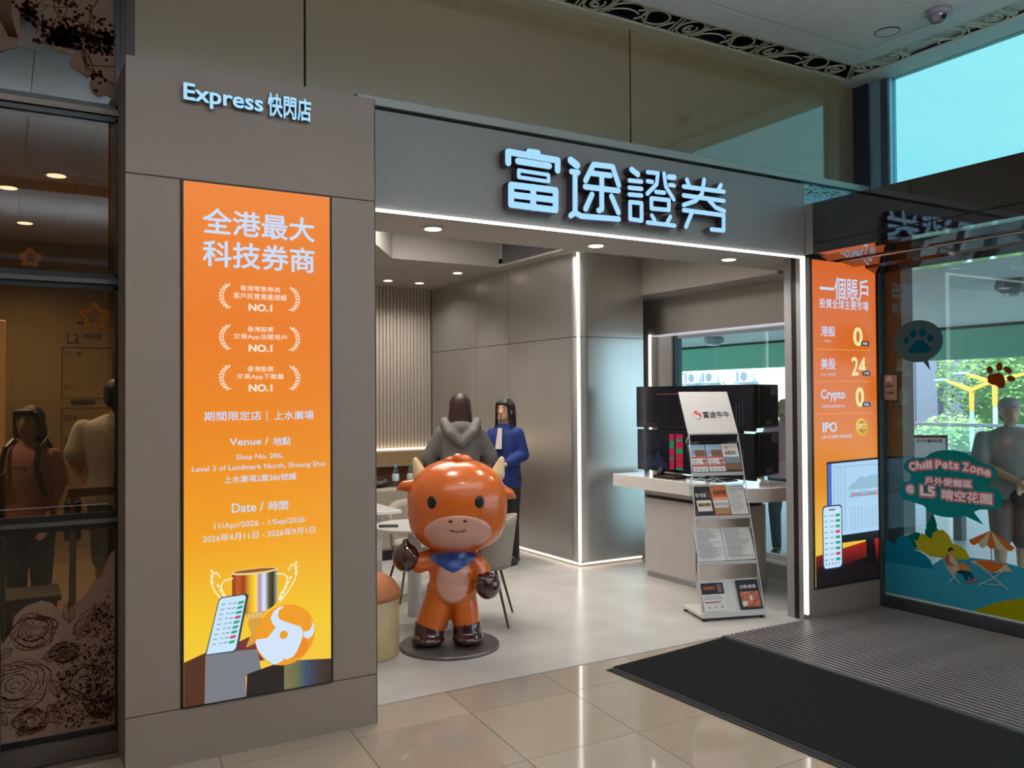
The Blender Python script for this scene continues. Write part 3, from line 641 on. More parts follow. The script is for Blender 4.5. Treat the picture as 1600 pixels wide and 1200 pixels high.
for sd in (-1, 1):
    h = lambda u, v: (1.007 + sd * u, v)
    ribbon(mb, [h(.10, .79), h(.135, .785), h(.150, .765), h(.145, .735), h(.12, .695), h(.108, .672)], .006, FA, 4.0204, .0003, STEML, STEML)
    ribbon(mb, [h(.155, .80), h(.17, .825), h(.19, .815), h(.193, .78), h(.18, .745), h(.15, .70), h(.115, .66)], .006, FA, 4.0204, .0003, STEML, STEML)
    for q in range(8):
        u, v = h(.196 - .011 * q if q > 2 else .19, .83 - .022 * q)
        mb.prism(ellipse(u, v, .011, .005, 8, sd * .9), planeO(FA, 4.0204), (1, 0, 0), (0, 0, 1), (0, .0003, 0), STEML)
for q in range(6): ribbon(mb, [(.975 + q * .013, .62), (.985 + q * .009, .60)], .003, FA, 4.0203, .0003, STEML, STEML)
mb.build('printed_trophy_lines', ls)['kind'] = 'stuff'
# blocks
pf('printed_block', [(.698, .444), (.79, .474), (.785, .248), (.698, .248)], em('block_brown', (82, 44, 24)), 4.0204)
pf('printed_block', [(.90, .488), (.975, .515), (1.03, .52), (1.06, .40), (.95, .40)], em('block_wine', (120, 50, 46)), 4.0207)
pf('printed_block', [(.791, .470), (1.017, .455), (1.035, .355), (.965, .34), (.966, .248), (.785, .248)], em('block_grey', (122, 124, 132)), 4.0203)
pf('printed_block', [(.971, .349), (1.14, .382), (1.14, .248), (.966, .248)], em('block_black', (34, 26, 22)), 4.0202)
mm = screen('block_rainbow', [(0, (128, 122, 84)), (.25, (110, 112, 70)), (.45, (50, 80, 110)), (.7, (60, 50, 50)), (1, (52, 36, 24))], .9, 'X', 1.14, 1.366)
pf('printed_block', [(1.14, .382), (1.366, .357), (1.366, .248), (1.14, .248)], mm, 4.0202)
# phone
pf('printed_phone', [(.845, .700), (.858, .712), (.967, .715), (.978, .705), (.93, .47), (.915, .458), (.785, .462), (.79, .475)], em('phone_edge', (40, 60, 80)), 4.0200)
pf('printed_phone_display', [(.848, .697), (.860, .707), (.957, .710), (.966, .700), (.921, .474), (.908, .464), (.793, .466)], em('phone_display', (205, 232, 255)), 4.0198)
mb = MB(); GRN = em('chip_green', (30, 165, 120)); RED = em('chip_red', (205, 60, 110)); INK = em('print_ink', (70, 90, 120))
for i in range(9):
    z = .682 - i * .0215; x = .935 - i * .0052
    m = RED if i in (3, 7) else GRN
    mb.prism([(x - .002, z), (x + .023, z + .003), (x + .021, z - .009), (x - .004, z - .012)], planeO(FA, 4.0196), (1, 0, 0), (0, 0, 1), (0, .0003, 0), m)
    for dx, w in ((-.076, .016), (-.045, .012), (-.027, .018)):
        mb.prism([(x + dx, z - .003), (x + dx + w, z - .002), (x + dx + w, z - .005), (x + dx, z - .006)], planeO(FA, 4.0196), (1, 0, 0), (0, 0, 1), (0, .0003, 0), INK)
mb.build('printed_phone_rows', ls)['kind'] = 'stuff'
# round emblem with the horned head
cx, cz, R = 1.147, .502, .140
ORG = em('emblem_orange', (244, 158, 26)); EMW = em('emblem_white', (214, 232, 255))
pf('printed_emblem_disc', ellipse(cx, cz, R, R, 48), ORG, 4.0199)
pf('printed_emblem_rim', ellipse(cx + .03, cz - .045, .085, .06, 30, -.6), em('emblem_dark', (238, 140, 22)), 4.0198)
E1 = lambda x, z: (cx + (x - 475) / 127 * R, cz - (z - 850) / 127 * R)
pf('printed_emblem_head', [E1(*p) for p in ((450, 728), (425, 745), (412, 772), (420, 795), (434, 812), (415, 835), (400, 852), (352, 853), (350, 870), (365, 905), (395, 945), (430, 970), (455, 960), (470, 950), (483, 955), (510, 945), (525, 925), (545, 880), (552, 850), (540, 825), (475, 795), (450, 782), (442, 765), (447, 745), (468, 730))], EMW, 4.0197)
pf('printed_emblem_horn', [E1(*p) for p in ((586, 805), (590, 825), (580, 845), (565, 850), (556, 845), (552, 868), (570, 882), (590, 872), (600, 850), (598, 825))], EMW, 4.0197)
pf('printed_emblem_eye', ellipse(*E1(467, 849), .019, .019), ORG, 4.0195)

# ---- second orange screen on the pier
S2 = screen('orange_film_two', [(0, (250, 205, 70)), (.06, (250, 200, 60)), (.22, (240, 150, 24)), (.5, (228, 118, 26)), (1, (226, 104, 32))], .86, 'Z', .45, 2.58)
rs = thing('lightbox_screen', 'orange lightbox on the right pier listing four items above a monitor picture', 'screen', (5.4, 4.26, .22))
MB().box(5.035, 5.765, 4.254, 4.262, .205, 2.594, BLACK).build('frame', rs)
MB().box(5.048, 5.752, 4.251, 4.254, .216, 2.584, S2).build('film', rs)
R2 = lambda s_, a0, a1, z0, z1, b=.0, m=TEXTW: text('lettering', s_, FA, 4.2495, a0, a1, z0, z1, m, rs, b)
R2('一', 5.122, 5.28, 2.372, 2.392, .03); R2('個賬戶', 5.282, 5.664, 2.305, 2.475, .014)
R2('投資全球主要市場', 5.117, 5.664, 2.238, 2.310, .012)
R2('港股', 5.129, 5.286, 2.032, 2.108, .014); R2('美股', 5.125, 5.284, 1.790, 1.872, .014)
R2('Crypto', 5.121, 5.386, 1.555, 1.645, .024); R2('IPO', 5.135, 5.292, 1.332, 1.405, .03)
R2('一切免佣', 5.134, 5.236, 1.990, 2.006); R2('5x24小時交易', 5.123, 5.286, 1.745, 1.764); R2('持牌提供虛擬資產交易', 5.125, 5.383, 1.510, 1.532); R2('0佣 0手續費 0預批額度*', 5.127, 5.470, 1.285, 1.312)
YEL = mat('lettering_yellow', (60, 56, 36), .5, emit=.9, emit_rgb=(248, 236, 170))
R2('0', 5.485, 5.595, 1.968, 2.112, .03, YEL); R2('24', 5.462, 5.625, 1.748, 1.888, .02, YEL); R2('0', 5.503, 5.601, 1.512, 1.662, .03, YEL)
PILL = mat('pill_dark', (60, 44, 44), .5, emit=.5, emit_rgb=(70, 48, 44))
for x, z, s_ in ((5.622, 1.99, '佣金'), (5.630, 1.765, '小時'), (5.628, 1.53, '佣金')):
    pf('printed_pill', [(x + dx, z + dz) for dx, dz in ((-.035, -.018), (.035, -.018), (.048, -.008), (.048, .010), (.035, .020), (-.035, .020), (-.046, .010), (-.046, -.008))], PILL, 4.2490, rs)
    text('lettering', s_, FA, 4.2484, x - .03, x + .03, z - .010, z + .013, TEXTW, rs, .02)
LINE = em('rule_line', (245, 170, 90))
for z in (1.935, 1.700, 1.463): pf('printed_rule', [(5.075, z), (5.68, z + .003), (5.68, z + .007), (5.075, z + .004)], LINE, 4.2495, rs)
pf('printed_coin', ellipse(5.57, 1.362, .075, .068, 30, -.5), em('coin_gold', (226, 170, 30)), 4.2494, rs)
pf('printed_coin_rim', ellipse(5.565, 1.366, .060, .055, 30, -.5), em('coin_light', (240, 214, 110)), 4.2490, rs)
pf('printed_coin_face', ellipse(5.572, 1.363, .052, .048, 30, -.5), em('coin_dark', (196, 132, 22)), 4.2487, rs)
text('lettering', 'IPO', FA, 4.2484, 5.53, 5.618, 1.345, 1.390, YEL, rs, .03)
pf('printed_table_top', [(5.048, .442), (5.752, .520), (5.752, .216), (5.048, .216)], screen('table_red', [(0, (14, 8, 10)), (.45, (20, 8, 10)), (.8, (140, 26, 18)), (1, (170, 36, 20))], .85, 'Z', .216, .50), 4.2500, rs)
pf('printed_monitor', [(5.175, 1.115), (5.752, 1.128), (5.752, .515), (5.175, .515)], em('monitor_edge', (12, 14, 20)), 4.2495, rs)
pf('printed_monitor_display', [(5.185, 1.10), (5.752, 1.112), (5.752, .575), (5.185, .57)], em('monitor_display', (176, 216, 248)), 4.2491, rs)
pf('printed_monitor_sidebar', [(5.185, 1.10), (5.225, 1.101), (5.225, .57), (5.185, .57)], em('sidebar_blue', (70, 110, 210)), 4.2488, rs)
mb = MB(); GY = em('print_grey', (126, 150, 170)); pO = planeO(FA, 4.2487)
def q4(mb, x0, x1, z0, z1, m): mb.prism([(x0, z0), (x1, z0), (x1, z1), (x0, z1)], pO, (1, 0, 0), (0, 0, 1), (0, .0003, 0), m)
for i in range(26):
    for j in range(4): q4(mb, 5.24 + j * .04, 5.262 + j * .04 - .006 * (i % 3 == j), 1.06 - i * .018, 1.064 - i * .018, GY)
for i in range(10):
    for j in range(8): q4(mb, 5.43 + j * .040, 5.45 + j * .04, .76 - i * .017, .764 - i * .017, GY)
for i in range(24): q4(mb, 5.42 + i * .0135, 5.43 + i * .0135, .845, .855 + .03 * abs(sin(i * 1.7)), em('bar_red', (214, 90, 130)) if (i // 3) % 2 else em('bar_green', (80, 170, 150)))
mb.prism([(5.40, .90), (5.44, .94), (5.50, .96), (5.55, 1.0), (5.60, .98), (5.66, .995), (5.752, 1.0), (5.752, .90)], pO, (1, 0, 0), (0, 0, 1), (0, .0003, 0), em('area_pale', (150, 194, 214)))
q4(mb, 5.235, 5.75, 1.075, 1.078, GY)
mb.build('printed_charts', rs)['kind'] = 'stuff'
pf('printed_monitor_foot', [(5.60, .515), (5.70, .515), (5.72, .33), (5.45, .34), (5.45, .365), (5.61, .385)], em('monitor_foot', (16, 10, 10)), 4.2492, rs)
rr = lambda x0, x1, z0, z1, r: [(x + r * cos(q), z + r * sin(q)) for x, z, a in ((x1 - r, z1 - r, 0), (x0 + r, z1 - r, 90), (x0 + r, z0 + r, 180), (x1 - r, z0 + r, 270)) for q in [radians(a + 18 * i) for i in range(6)]]
pf('printed_phone', rr(5.120, 5.335, .335, .80, .035), em('phone_edge_blue', (30, 50, 100)), 4.2484, rs)
pf('printed_phone_display', rr(5.130, 5.325, .345, .79, .03), em('phone_display_two', (206, 232, 252)), 4.2480, rs)
pO = planeO(FA, 4.2476); mb = MB()
for i in range(9):
    z = .725 - i * .040; q4(mb, 5.262, 5.310, z - .011, z + .009, RED if i in (3, 7) else GRN); q4(mb, 5.145, 5.17, z - .003, z + .003, INK); q4(mb, 5.195, 5.245, z - .002, z + .002, INK)
q4(mb, 5.19, 5.26, .762, .772, INK)
for i in range(5): q4(mb, 5.15 + i * .034, 5.16 + i * .034, .365, .385, GY)
mb.build('printed_phone_rows', rs)['kind'] = 'stuff'

# ================================================================== LEFT GLAZING
BRZ = mat('bronze_rail', (96, 84, 76), .35, .5, noise=.1)
DG = glass('smoked_glass', (.62, .56, .46), .8, .02)
for i, (z0, z1, lab) in enumerate(((2.95, 4.0, 'top pane of the smoked glazing with brown floral print'), (2.165, 2.90, 'upper middle pane of the smoked glazing'), (1.075, 2.12, 'lower middle pane of the smoked glazing with people behind'), (.10, 1.03, 'bottom pane of the smoked glazing with rose print'))):
    w = struct(MB().box(-2, .475, 4.37, 4.378, z0, z1, DG).build('window_%d' % (20 + i)), lab, 'window')
    MB().box(-2, .475, 4.355, 4.372, z0 - .012, z0 + .014, BLACK).box(-2, .475, 4.355, 4.372, z1 - .014, z1 + .012, BLACK).box(.455, .478, 4.355, 4.372, z0, z1, BLACK).build('gasket', w)
struct(MB().box(-2, .50, 4.34, 4.40, 2.912, 2.938, BRZ).box(-2, .50, 4.34, 4.40, 2.132, 2.152, mat('polished_rail', (120, 116, 118), .2, .9)).box(-2, .50, 4.34, 4.40, 1.042, 1.062, MATS['polished_rail']).box(-2, .50, 4.33, 4.42, 0, .088, BRZ).box(.478, .502, 4.345, 4.40, 0, 4.0, BLACK).build('trim_11'), 'bronze rails and black post framing the smoked glazing', 'trim')
struct(MB().box(-6, -2, 4.3, 4.5, 0, 4.0, MW_).build('wall_left_end'), 'mall wall left of the smoked glazing', 'wall')
VIN = film('brown_vinyl', (152, 122, 104), .96); VIL = film('dark_brown_line', (70, 30, 22), 1.0)
pf2 = lambda name, pts, m, c, par: flat(name, FA, c, pts, m, par, .0003)
tf = thing('floral_decal', 'brown printed foliage on the top pane of the smoked glass', 'decal', (.2, 4.366, 3.0))
edge = [(-.1, 3.6), (-.1, 3.16), (-.004, 3.13), (.03, 3.145), (.062, 3.16), (.075, 3.22), (.07, 3.30), (.10, 3.33), (.14, 3.315), (.17, 3.27), (.20, 3.215), (.205, 3.172), (.235, 3.18), (.25, 3.165), (.266, 3.175), (.284, 3.211), (.30, 3.19), (.28, 3.165), (.266, 3.14), (.275, 3.11), (.30, 3.10), (.325, 3.09), (.335, 3.075), (.355, 3.09), (.35, 3.04), (.36, 3.01), (.385, 2.995), (.42, 3.01), (.44, 3.0), (.43, 2.975), (.455, 2.965), (.474, 2.975), (.474, 3.6)]
pf2('printed_ground', edge, VIN, 4.366, tf)
mb = MB(); rnd = random.Random(3)
def branch(x, z, a, L, w, d):
    pts = [(x, z)]
    for i in range(4):
        a += rnd.uniform(-.35, .35); x += L / 4 * cos(a); z += L / 4 * sin(a); pts.append((x, z))
    ribbon(mb, [(min(max(p[0], -.09), .47), min(max(p[1], 3.03 if p[0] > .33 else 3.2), 3.5)) for p in pts], w, FA, 4.3652, .0003, VIL, VIL, False)
    if d:
        for k in range(3): branch(x, z, a + rnd.uniform(-1, 1), L * .7, w * .7, d - 1)
    else:
        for k in range(5):
            px, pz = x + rnd.gauss(0, .018), z + rnd.gauss(0, .018)
            if px < .46 and pz > (3.02 if px > .36 else 3.2): mb.prism([(px + rnd.uniform(.004, .012) * cos(q), pz + rnd.uniform(.004, .012) * sin(q)) for q in [j * pi / 4 for j in range(8)]], planeO(FA, 4.3652), (1, 0, 0), (0, 0, 1), (0, .0003, 0), VIL)
for bx, bz, ba in ((.47, 3.45, 2.7), (.47, 3.3, 3.4), (.47, 3.15, 3.0), (.30, 3.5, -1.9), (.2, 3.45, -1.6), (.47, 3.05, 2.6), (.4, 3.5, -1.8)): branch(bx, bz, ba, .12, .004, 3)
for i in range(12): ribbon(mb, [(-.04 + i * .008, 3.42), (-.02 + i * .005, 3.30), (.03 + i * .003, 3.20)], .0025, FA, 4.3652, .0003, VIL, VIL, False)
mb.build('printed_branches', tf)
bf = thing('floral_decal', 'brown printed roses covering the lower half of the bottom glass pane', 'decal', (.2, 4.366, .12))
edge = [(-.3, .55), (.0, .60), (.012, .545), (.03, .62), (.05, .66), (.10, .69), (.14, .715), (.19, .70), (.22, .675), (.25, .655), (.30, .69), (.335, .72), (.36, .765), (.40, .80), (.42, .86), (.44, .90), (.472, .92), (.472, .112), (-.3, .112)]
edge[3:9] = [(.045, .60), (.055, .66), (.10, .70), (.16, .715), (.20, .70), (.235, .66)]
pf2('printed_ground', edge, VIN, 4.366, bf)
mb = MB()
LI = lambda pts, w: ribbon(mb, [(min(max(p[0], -.29), .47), min(max(p[1], .115), .9)) for p in pts], w, FA, 4.3652, .0003, VIL, VIL, False)
def rose(cx, cz, R):
    for k in range(7):
        r = R * (k + 1) / 7; n = 5 + k
        for j in range(4 + k // 2):
            a0 = rnd.uniform(0, 6.28); span = rnd.uniform(1.2, 2.4)
            LI([(cx + r * (1 + .08 * sin(5 * q + k)) * cos(q), cz + r * .8 * (1 + .10 * sin(4 * q + j)) * sin(q)) for q in [a0 + span * t / 10 for t in range(11)]], .0022 + .0012 * (k % 2))
    for k in range(70):
        q = rnd.uniform(0, 6.28); r = R * rnd.uniform(.4, .95); t = rnd.uniform(.012, .03)
        LI([(cx + r * cos(q), cz + r * .8 * sin(q)), (cx + (r + t) * cos(q + .12), cz + (r + t) * .8 * sin(q + .12))], .0018)
rose(.125, .585, .095); rose(.06, .36, .135); rose(.33, .33, .10); rose(-.12, .5, .12); rose(.12, .19, .07); rose(.40, .20, .06); rose(.25, .47, .06)
def leaf(x, z, a, L):
    w = L * .3; c, s_ = cos(a), sin(a)
    P = lambda u, v: (x + u * c - v * s_, z + u * s_ + v * c)
    LI([P(0, 0), P(L * .3, w * .8), P(L * .7, w * .7), P(L, 0), P(L * .7, -w * .7), P(L * .3, -w * .8), P(0, 0)], .0024); LI([P(0, 0), P(L, 0)], .0022)
    for k in range(1, 7): LI([P(L * k / 8, 0), P(L * (k / 8 + .12), w * .6)], .0015); LI([P(L * k / 8, 0), P(L * (k / 8 + .12), -w * .6)], .0015)
for a in ((.28, .55, .5, .15), (.30, .52, 1.1, .16), (.27, .60, 1.6, .10), (.2, .25, -.6, .16), (.10, .20, -1.9, .07), (.33, .22, .9, .11), (.38, .45, .2, .09), (.20, .22, .4, .11), (.40, .16, 1.2, .12), (.36, .60, .7, .10), (.16, .46, .1, .10), (.03, .19, 2.2, .09), (.22, .16, 1.9, .10), (.42, .34, 1.8, .12), (.44, .58, 2.2, .12), (.30, .44, 2.6, .09), (.05, .52, -2.6, .08), (.20, .36, -1.2, .09)): leaf(*a)
for k in range(900):
    x, z = rnd.uniform(.22, .46), rnd.uniform(.13, .8)
    if z < .35 + (x - .2) * 1.6 and (k % 3 or x > .34): 
        r = rnd.uniform(.0025, .007); mb.prism([(x + r * rnd.uniform(.5, 1.3) * cos(q), z + r * rnd.uniform(.5, 1.3) * sin(q)) for q in [j * pi / 3 for j in range(6)]], planeO(FA, 4.3652), (1, 0, 0), (0, 0, 1), (0, .0003, 0), VIL)
mb.build('printed_roses', bf)
STARM = mat('star_gold', (176, 110, 20), .5, emit=.10, emit_rgb=(220, 140, 30)); STARL = mat('star_line', (214, 160, 60), .5, emit=.12, emit_rgb=(240, 180, 70))  # slight glow put into the gold colours; the stars are no lamps
def star(cx, cz, R, lab):
    t = thing('star_ornament', lab, 'ornament', (cx, 4.385, cz), 0, 'gold star ornaments hanging behind the smoked glass')
    for nm, a, w, m, dy in (('star_body', 1.0, R * .34, STARM, 0), ('star_outline', 1.0, R * .07, STARL, -.002)):
        mb = MB(); P = []
        for i in range(11):
            q = pi / 2 + i * pi / 5; r = R * (.82 if i % 2 == 0 else .46); P.append((cx + r * cos(q), cz + r * sin(q)))
        ribbon(mb, P, w, FA, 4.390 + dy, .004, m, m); mb.build(nm, t)
star(.372, 1.985, .074, 'larger gold star ornament in the tall smoked pane'); star(.113, 2.236, .050, 'smaller gold star ornament in the pane above')

# ================================================================== STICKERS ON THE DOOR GLASS (x = 5.80)
DX = 5.803
df = lambda name, pts, m, par, lay=0: flat(name, DO, DX - .0008 * lay, pts, m, par, .0003)
def dtext(s_, a0, a1, z0, z1, m, par, lay, b=.0, slope=0):
    return text('lettering', s_, DO, DX - .0008 * lay, a0, a1, z0, z1, m, par, b, slope=slope)
t = thing('paw_decal', 'dark grey speech bubble sticker with a blue paw on the door glass', 'decal', (DX, 3.93, 1.8))
df('bubble', [(3.94 - .2 * cos(q), 1.995 + .155 * sin(q)) for q in [radians(a) for a in range(-62, 278, 12)]] + [(3.897, 1.842), (3.841, 1.776), (3.858, 1.848)], film('bubble_slate', (82, 118, 126), .97), t)
BP = film('paw_blue', (10, 100, 134), 1)
for y, z, a, b in ((4.03, 2.005, .024, .026), (3.973, 2.05, .027, .030), (3.899, 2.057, .027, .030), (3.839, 2.014, .023, .026)): df('toe', ellipse(y, z, a, b, 20), BP, t, 1)
df('pad', [(4.018, 1.93), (4.0, 1.912), (3.96, 1.908), (3.925, 1.912), (3.88, 1.908), (3.84, 1.918), (3.832, 1.938), (3.85, 1.955), (3.872, 1.968), (3.89, 1.995), (3.925, 2.008), (3.96, 1.995), (3.98, 1.965)], BP, t, 1)
t = thing('paw_decal', 'brown paw print sticker on the door glass in front of the trees', 'decal', (DX, 3.35, 1.7))
RB = film('paw_brown', (134, 62, 22), 1)
for y, z, a, b, r in ((3.404, 1.767, .020, .027, .2), (3.338, 1.787, .022, .030, -.1), (3.282, 1.763, .031, .020, -.6), (3.262, 1.706, .029, .019, -.2)): df('toe', ellipse(y, z, a, b, 20, -r), RB, t)
df('pad', [(3.42, 1.72), (3.405, 1.738), (3.37, 1.742), (3.34, 1.748), (3.315, 1.735), (3.302, 1.70), (3.300, 1.665), (3.312, 1.643), (3.335, 1.640), (3.365, 1.662), (3.40, 1.67), (3.42, 1.685)], RB, t)
t = thing('notice_sticker', 'small pinkish notice sticker at the left edge of the door glass', 'sticker', (DX, 4.17, 1.56))
df('paper', [(4.225, 1.754), (4.115, 1.750), (4.117, 1.562), (4.223, 1.568)], film('notice_pink', (176, 158, 152), 1), t)
INKD = film('notice_ink', (60, 50, 54), 1)
df('pictogram', [(4.21, 1.705), (4.15, 1.705), (4.16, 1.735), (4.17, 1.75), (4.19, 1.75), (4.20, 1.735)], film('notice_white', (225, 225, 225), 1), t, 1)
dtext('注意安全', 4.215, 4.14, 1.660, 1.680, INKD, t, 1, .02); dtext('小心玻璃', 4.215, 4.14, 1.608, 1.628, INKD, t, 1, .02)
t = thing('slogan_decal', 'teal cloud bubble sticker on the door glass reading Chill Pets Zone', 'decal', (DX, 3.75, .75))
TE = film('bubble_teal', (24, 134, 132), .97)
df('bubble', [(4.062, 1.086), (4.04, 1.115), (3.996, 1.135), (3.893, 1.143), (3.842, 1.181), (3.78, 1.200), (3.706, 1.208), (3.64, 1.205), (3.577, 1.190), (3.53, 1.165), (3.486, 1.135), (3.43, 1.125), (3.386, 1.11), (3.365, 1.08), (3.372, 1.045), (3.40, 1.012), (3.421, 1.0), (3.421, .968), (3.37, .955), (3.335, .925), (3.332, .875), (3.345, .84), (3.369, .821), (3.491, .808), (3.531, .787), (3.464, .707), (3.595, .752), (3.65, .735), (3.702, .729), (3.77, .728), (3.824, .735), (3.87, .755), (3.911, .792), (4.013, .811), (4.07, .82), (4.10, .85), (4.107, .90), (4.08, .945), (4.011, .965), (4.011, 1.015), (4.05, 1.035), (4.07, 1.06)], TE, t)
PK = film('letter_pink', (230, 96, 120), 1); WH = film('letter_white', (252, 246, 246), 1); PALE = film('letter_pale', (170, 150, 154), 1)
def arcword(word, y0, y1, zc, h, sl):
    n = len(word); w = [{'i': .55, 'l': .55, ' ': .45, 'C': 1.15, 'P': 1.1, 'Z': 1.1, 'n': 1.05, 'o': 1.05, 'e': 1.0, 't': .75, 's': .95, 'h': 1.05, '@': 1.5}.get(c, 1) for c in word]
    tot = sum(w); acc = 0
    for c, k in zip(word, w):
        if c != ' ':
            a0 = y0 + (y1 - y0) * acc / tot; a1 = y0 + (y1 - y0) * (acc + k * .93) / tot
            q = (acc + k / 2) / tot; z = zc + sl(q); hh = h if c.isupper() or c in 'hlt' else h * .78
            for m, e, lay, b in ((PALE, .013, 1, .10), (PK, .007, 2, .10), (WH, 0, 3, .05)):
                dtext(c, a0 + e, a1 - e, z - e, z + hh + e, m, t, lay, b)
        acc += k
arcword('Chill Pets Zone', 4.02, 3.405, 1.038, .060, lambda q: .036 * (1 - (2 * q - 1) ** 2) - .004 * q)
for s_, y0, y1, z0, z1 in (('戶外愛寵區', 3.895, 3.540, .950, 1.005), ('晴空花園', 3.765, 3.400, .850, .925)):
    for m, e, lay, b in ((PALE, .012, 1, .11), (PK, .006, 2, .10), (WH, 0, 3, .035)): dtext(s_, y0 + e, y1 - e, z0 - e, z1 + e, m, t, lay, b)
for s_, y0, y1, z0, z1 in (('@', 4.045, 3.985, .872, .935), ('L5', 3.935, 3.815, .862, .940)):
    for m, e, lay, b in ((PALE, .014, 1, .10), (PK, .007, 2, .10), (WH, 0, 3, .055)): dtext(s_, y0 + e, y1 - e, z0 - e, z1 + e, m, t, lay, b)
t = thing('mural_decal', 'blue picnic mural sticker with bushes, lounger and parasol along the door foot', 'decal', (DX, 3.7, .1))
TB = film('mural_blue', (56, 150, 172), .985); BU = film('mural_bush_blue', (18, 126, 148), 1); YE = film('mural_yellow', (176, 168, 36), 1); GD = film('mural_dark_green', (0, 104, 90), 1)
df('ground', [(4.235, .10), (4.235, .335), (3.843, .372), (3.764, .434), (3.64, .462), (3.496, .47), (3.363, .477), (3.194, .455), (3.03, .44), (3.03, .10)], TB, t)
df('hill', [(3.546, .104), (3.50, .13), (3.401, .183), (3.30, .225), (3.197, .258), (3.03, .29), (3.03, .10)], film('mural_olive', (150, 146, 4), 1), t, 1)
df('tree', [(3.90, .56), (3.90, .62), (3.885, .628), (3.892, .65), (3.862, .69), (3.85, .725), (3.838, .735), (3.825, .72), (3.815, .69), (3.806, .665), (3.81, .645), (3.798, .63), (3.80, .56)], GD, t, 1)
df('tree', [(4.10, .53), (4.02, .565), (3.975, .59), (3.94, .588), (3.93, .50), (4.02, .45)], GD, t, 1)
df('yellow_bush', [(3.99, .54), (3.96, .525), (3.95, .56), (3.93, .588), (3.90, .585), (3.875, .565), (3.848, .56), (3.84, .60), (3.80, .63), (3.757, .634), (3.715, .60), (3.69, .545), (3.662, .545), (3.625, .535), (3.59, .51), (3.57, .475), (3.572, .45), (3.70, .44), (3.764, .434), (3.86, .43), (3.955, .465)], YE, t, 2)
df('blue_bush', [(4.235, .335), (4.235, .485), (4.20, .50), (4.165, .487), (4.145, .472), (4.142, .51), (4.11, .54), (4.07, .55), (4.03, .535), (4.0, .495), (3.985, .455), (3.94, .452), (3.895, .43), (3.86, .40), (3.838, .34)], BU, t, 3)
rr2 = random.Random(5)
DOT = film('mural_dot', (24, 116, 134), 1)
for k in range(34):
    y, z = rr2.uniform(3.88, 4.22), rr2.uniform(.36, .50)
    if z < .5 - abs(y - 4.08) * .55: df('dot', ellipse(y, z, .006, .008, 8), DOT, t, 4)
LW = film('mural_line', (200, 214, 204), 1); MO = film('mural_orange', (190, 104, 44), 1); MC = film('mural_cream', (196, 186, 160), 1); MR = film('mural_coral', (196, 84, 66), 1); MN = film('mural_navy', (10, 72, 104), 1); MS = film('mural_skin', (206, 140, 110), 1)
def dl_(name, pts, w, m, lay): 
    mb = MB(); ribbon(mb, pts, w, DO, DX - .0008 * lay, .0003, m, m, False); mb.build(name, t)
dl_('lounger_leg', [(3.764, .431), (3.72, .345), (3.641, .279)], .005, LW, 4); dl_('lounger_leg', [(3.665, .33), (3.723, .267)], .005, LW, 4)
df('lounger_cloth', [(3.735, .385), (3.71, .345), (3.685, .322), (3.665, .345), (3.615, .375), (3.64, .40)], MC, t, 4)
df('picnicker_shirt', [(3.742, .43), (3.735, .465), (3.715, .474), (3.69, .462), (3.655, .43), (3.64, .40), (3.66, .385), (3.72, .39)], MC, t, 5)
df('picnicker_sleeve', [(3.742, .43), (3.735, .465), (3.712, .468), (3.715, .42), (3.68, .395), (3.69, .385), (3.73, .395)], MR, t, 6)
df('picnicker_face', ellipse(3.700, .492, .014, .018, 14), MS, t, 6); df('picnicker_hair', [(3.722, .485), (3.716, .51), (3.70, .518), (3.683, .512), (3.685, .502), (3.705, .50), (3.712, .484)], film('mural_black', (28, 20, 18), 1), t, 7)
df('dog', [(3.655, .43), (3.645, .415), (3.61, .425), (3.575, .405), (3.552, .38), (3.56, .362), (3.61, .36), (3.645, .385)], film('mural_tan', (196, 136, 80), 1), t, 7)
df('picnicker_trousers', [(3.665, .355), (3.63, .372), (3.56, .372), (3.532, .33), (3.545, .322), (3.575, .345), (3.58, .30), (3.595, .30), (3.615, .34)], MN, t, 8)
df('shoe', [(3.588, .305), (3.558, .305), (3.56, .29), (3.585, .288)], MR, t, 9); df('shoe', [(3.54, .325), (3.512, .33), (3.512, .312), (3.535, .308)], MR, t, 9)
dl_('parasol_pole', [(3.412, .66), (3.411, .46)], .006, film('mural_brown', (92, 52, 40), 1), 3)
for a0, a1, b0, b1, m in (((3.57, .588), (3.501, .58), 0, 0, MO), ((3.505, .58), (3.44, .568), 0, 0, MC), ((3.44, .572), (3.381, .57), 0, 0, MO), ((3.381, .575), (3.318, .57), 0, 0, MC), ((3.318, .575), (3.252, .582), 0, 0, MO)):
    mid = ((a0[0] + a1[0]) / 2, min(a0[1], a1[1]) - .022)
    df('parasol_segment', [(3.412, .676), a0, ((a0[0] + mid[0]) / 2, mid[1] + .006), mid, ((a1[0] + mid[0]) / 2, mid[1] + .006), a1], m, t, 4)
df('table_cloth', [(3.56, .44), (3.53, .455), (3.45, .47), (3.318, .468), (3.268, .419), (3.33, .41), (3.411, .385), (3.484, .415)], MC, t, 4)
df('table_runner', [(3.53, .452), (3.45, .468), (3.318, .465), (3.35, .425), (3.405, .39), (3.44, .40)], MO, t, 5)
dl_('table_leg', [(3.484, .415), (3.39, .355), (3.301, .295)], .005, LW, 6); dl_('table_leg', [(3.33, .415), (3.40, .355), (3.506, .287)], .005, LW, 6); dl_('table_leg', [(3.47, .305), (3.345, .315)], .004, LW, 6)
df('white_edge', [(4.235, .088), (4.235, .102), (3.03, .102), (3.03, .088)], LW, t, 2)

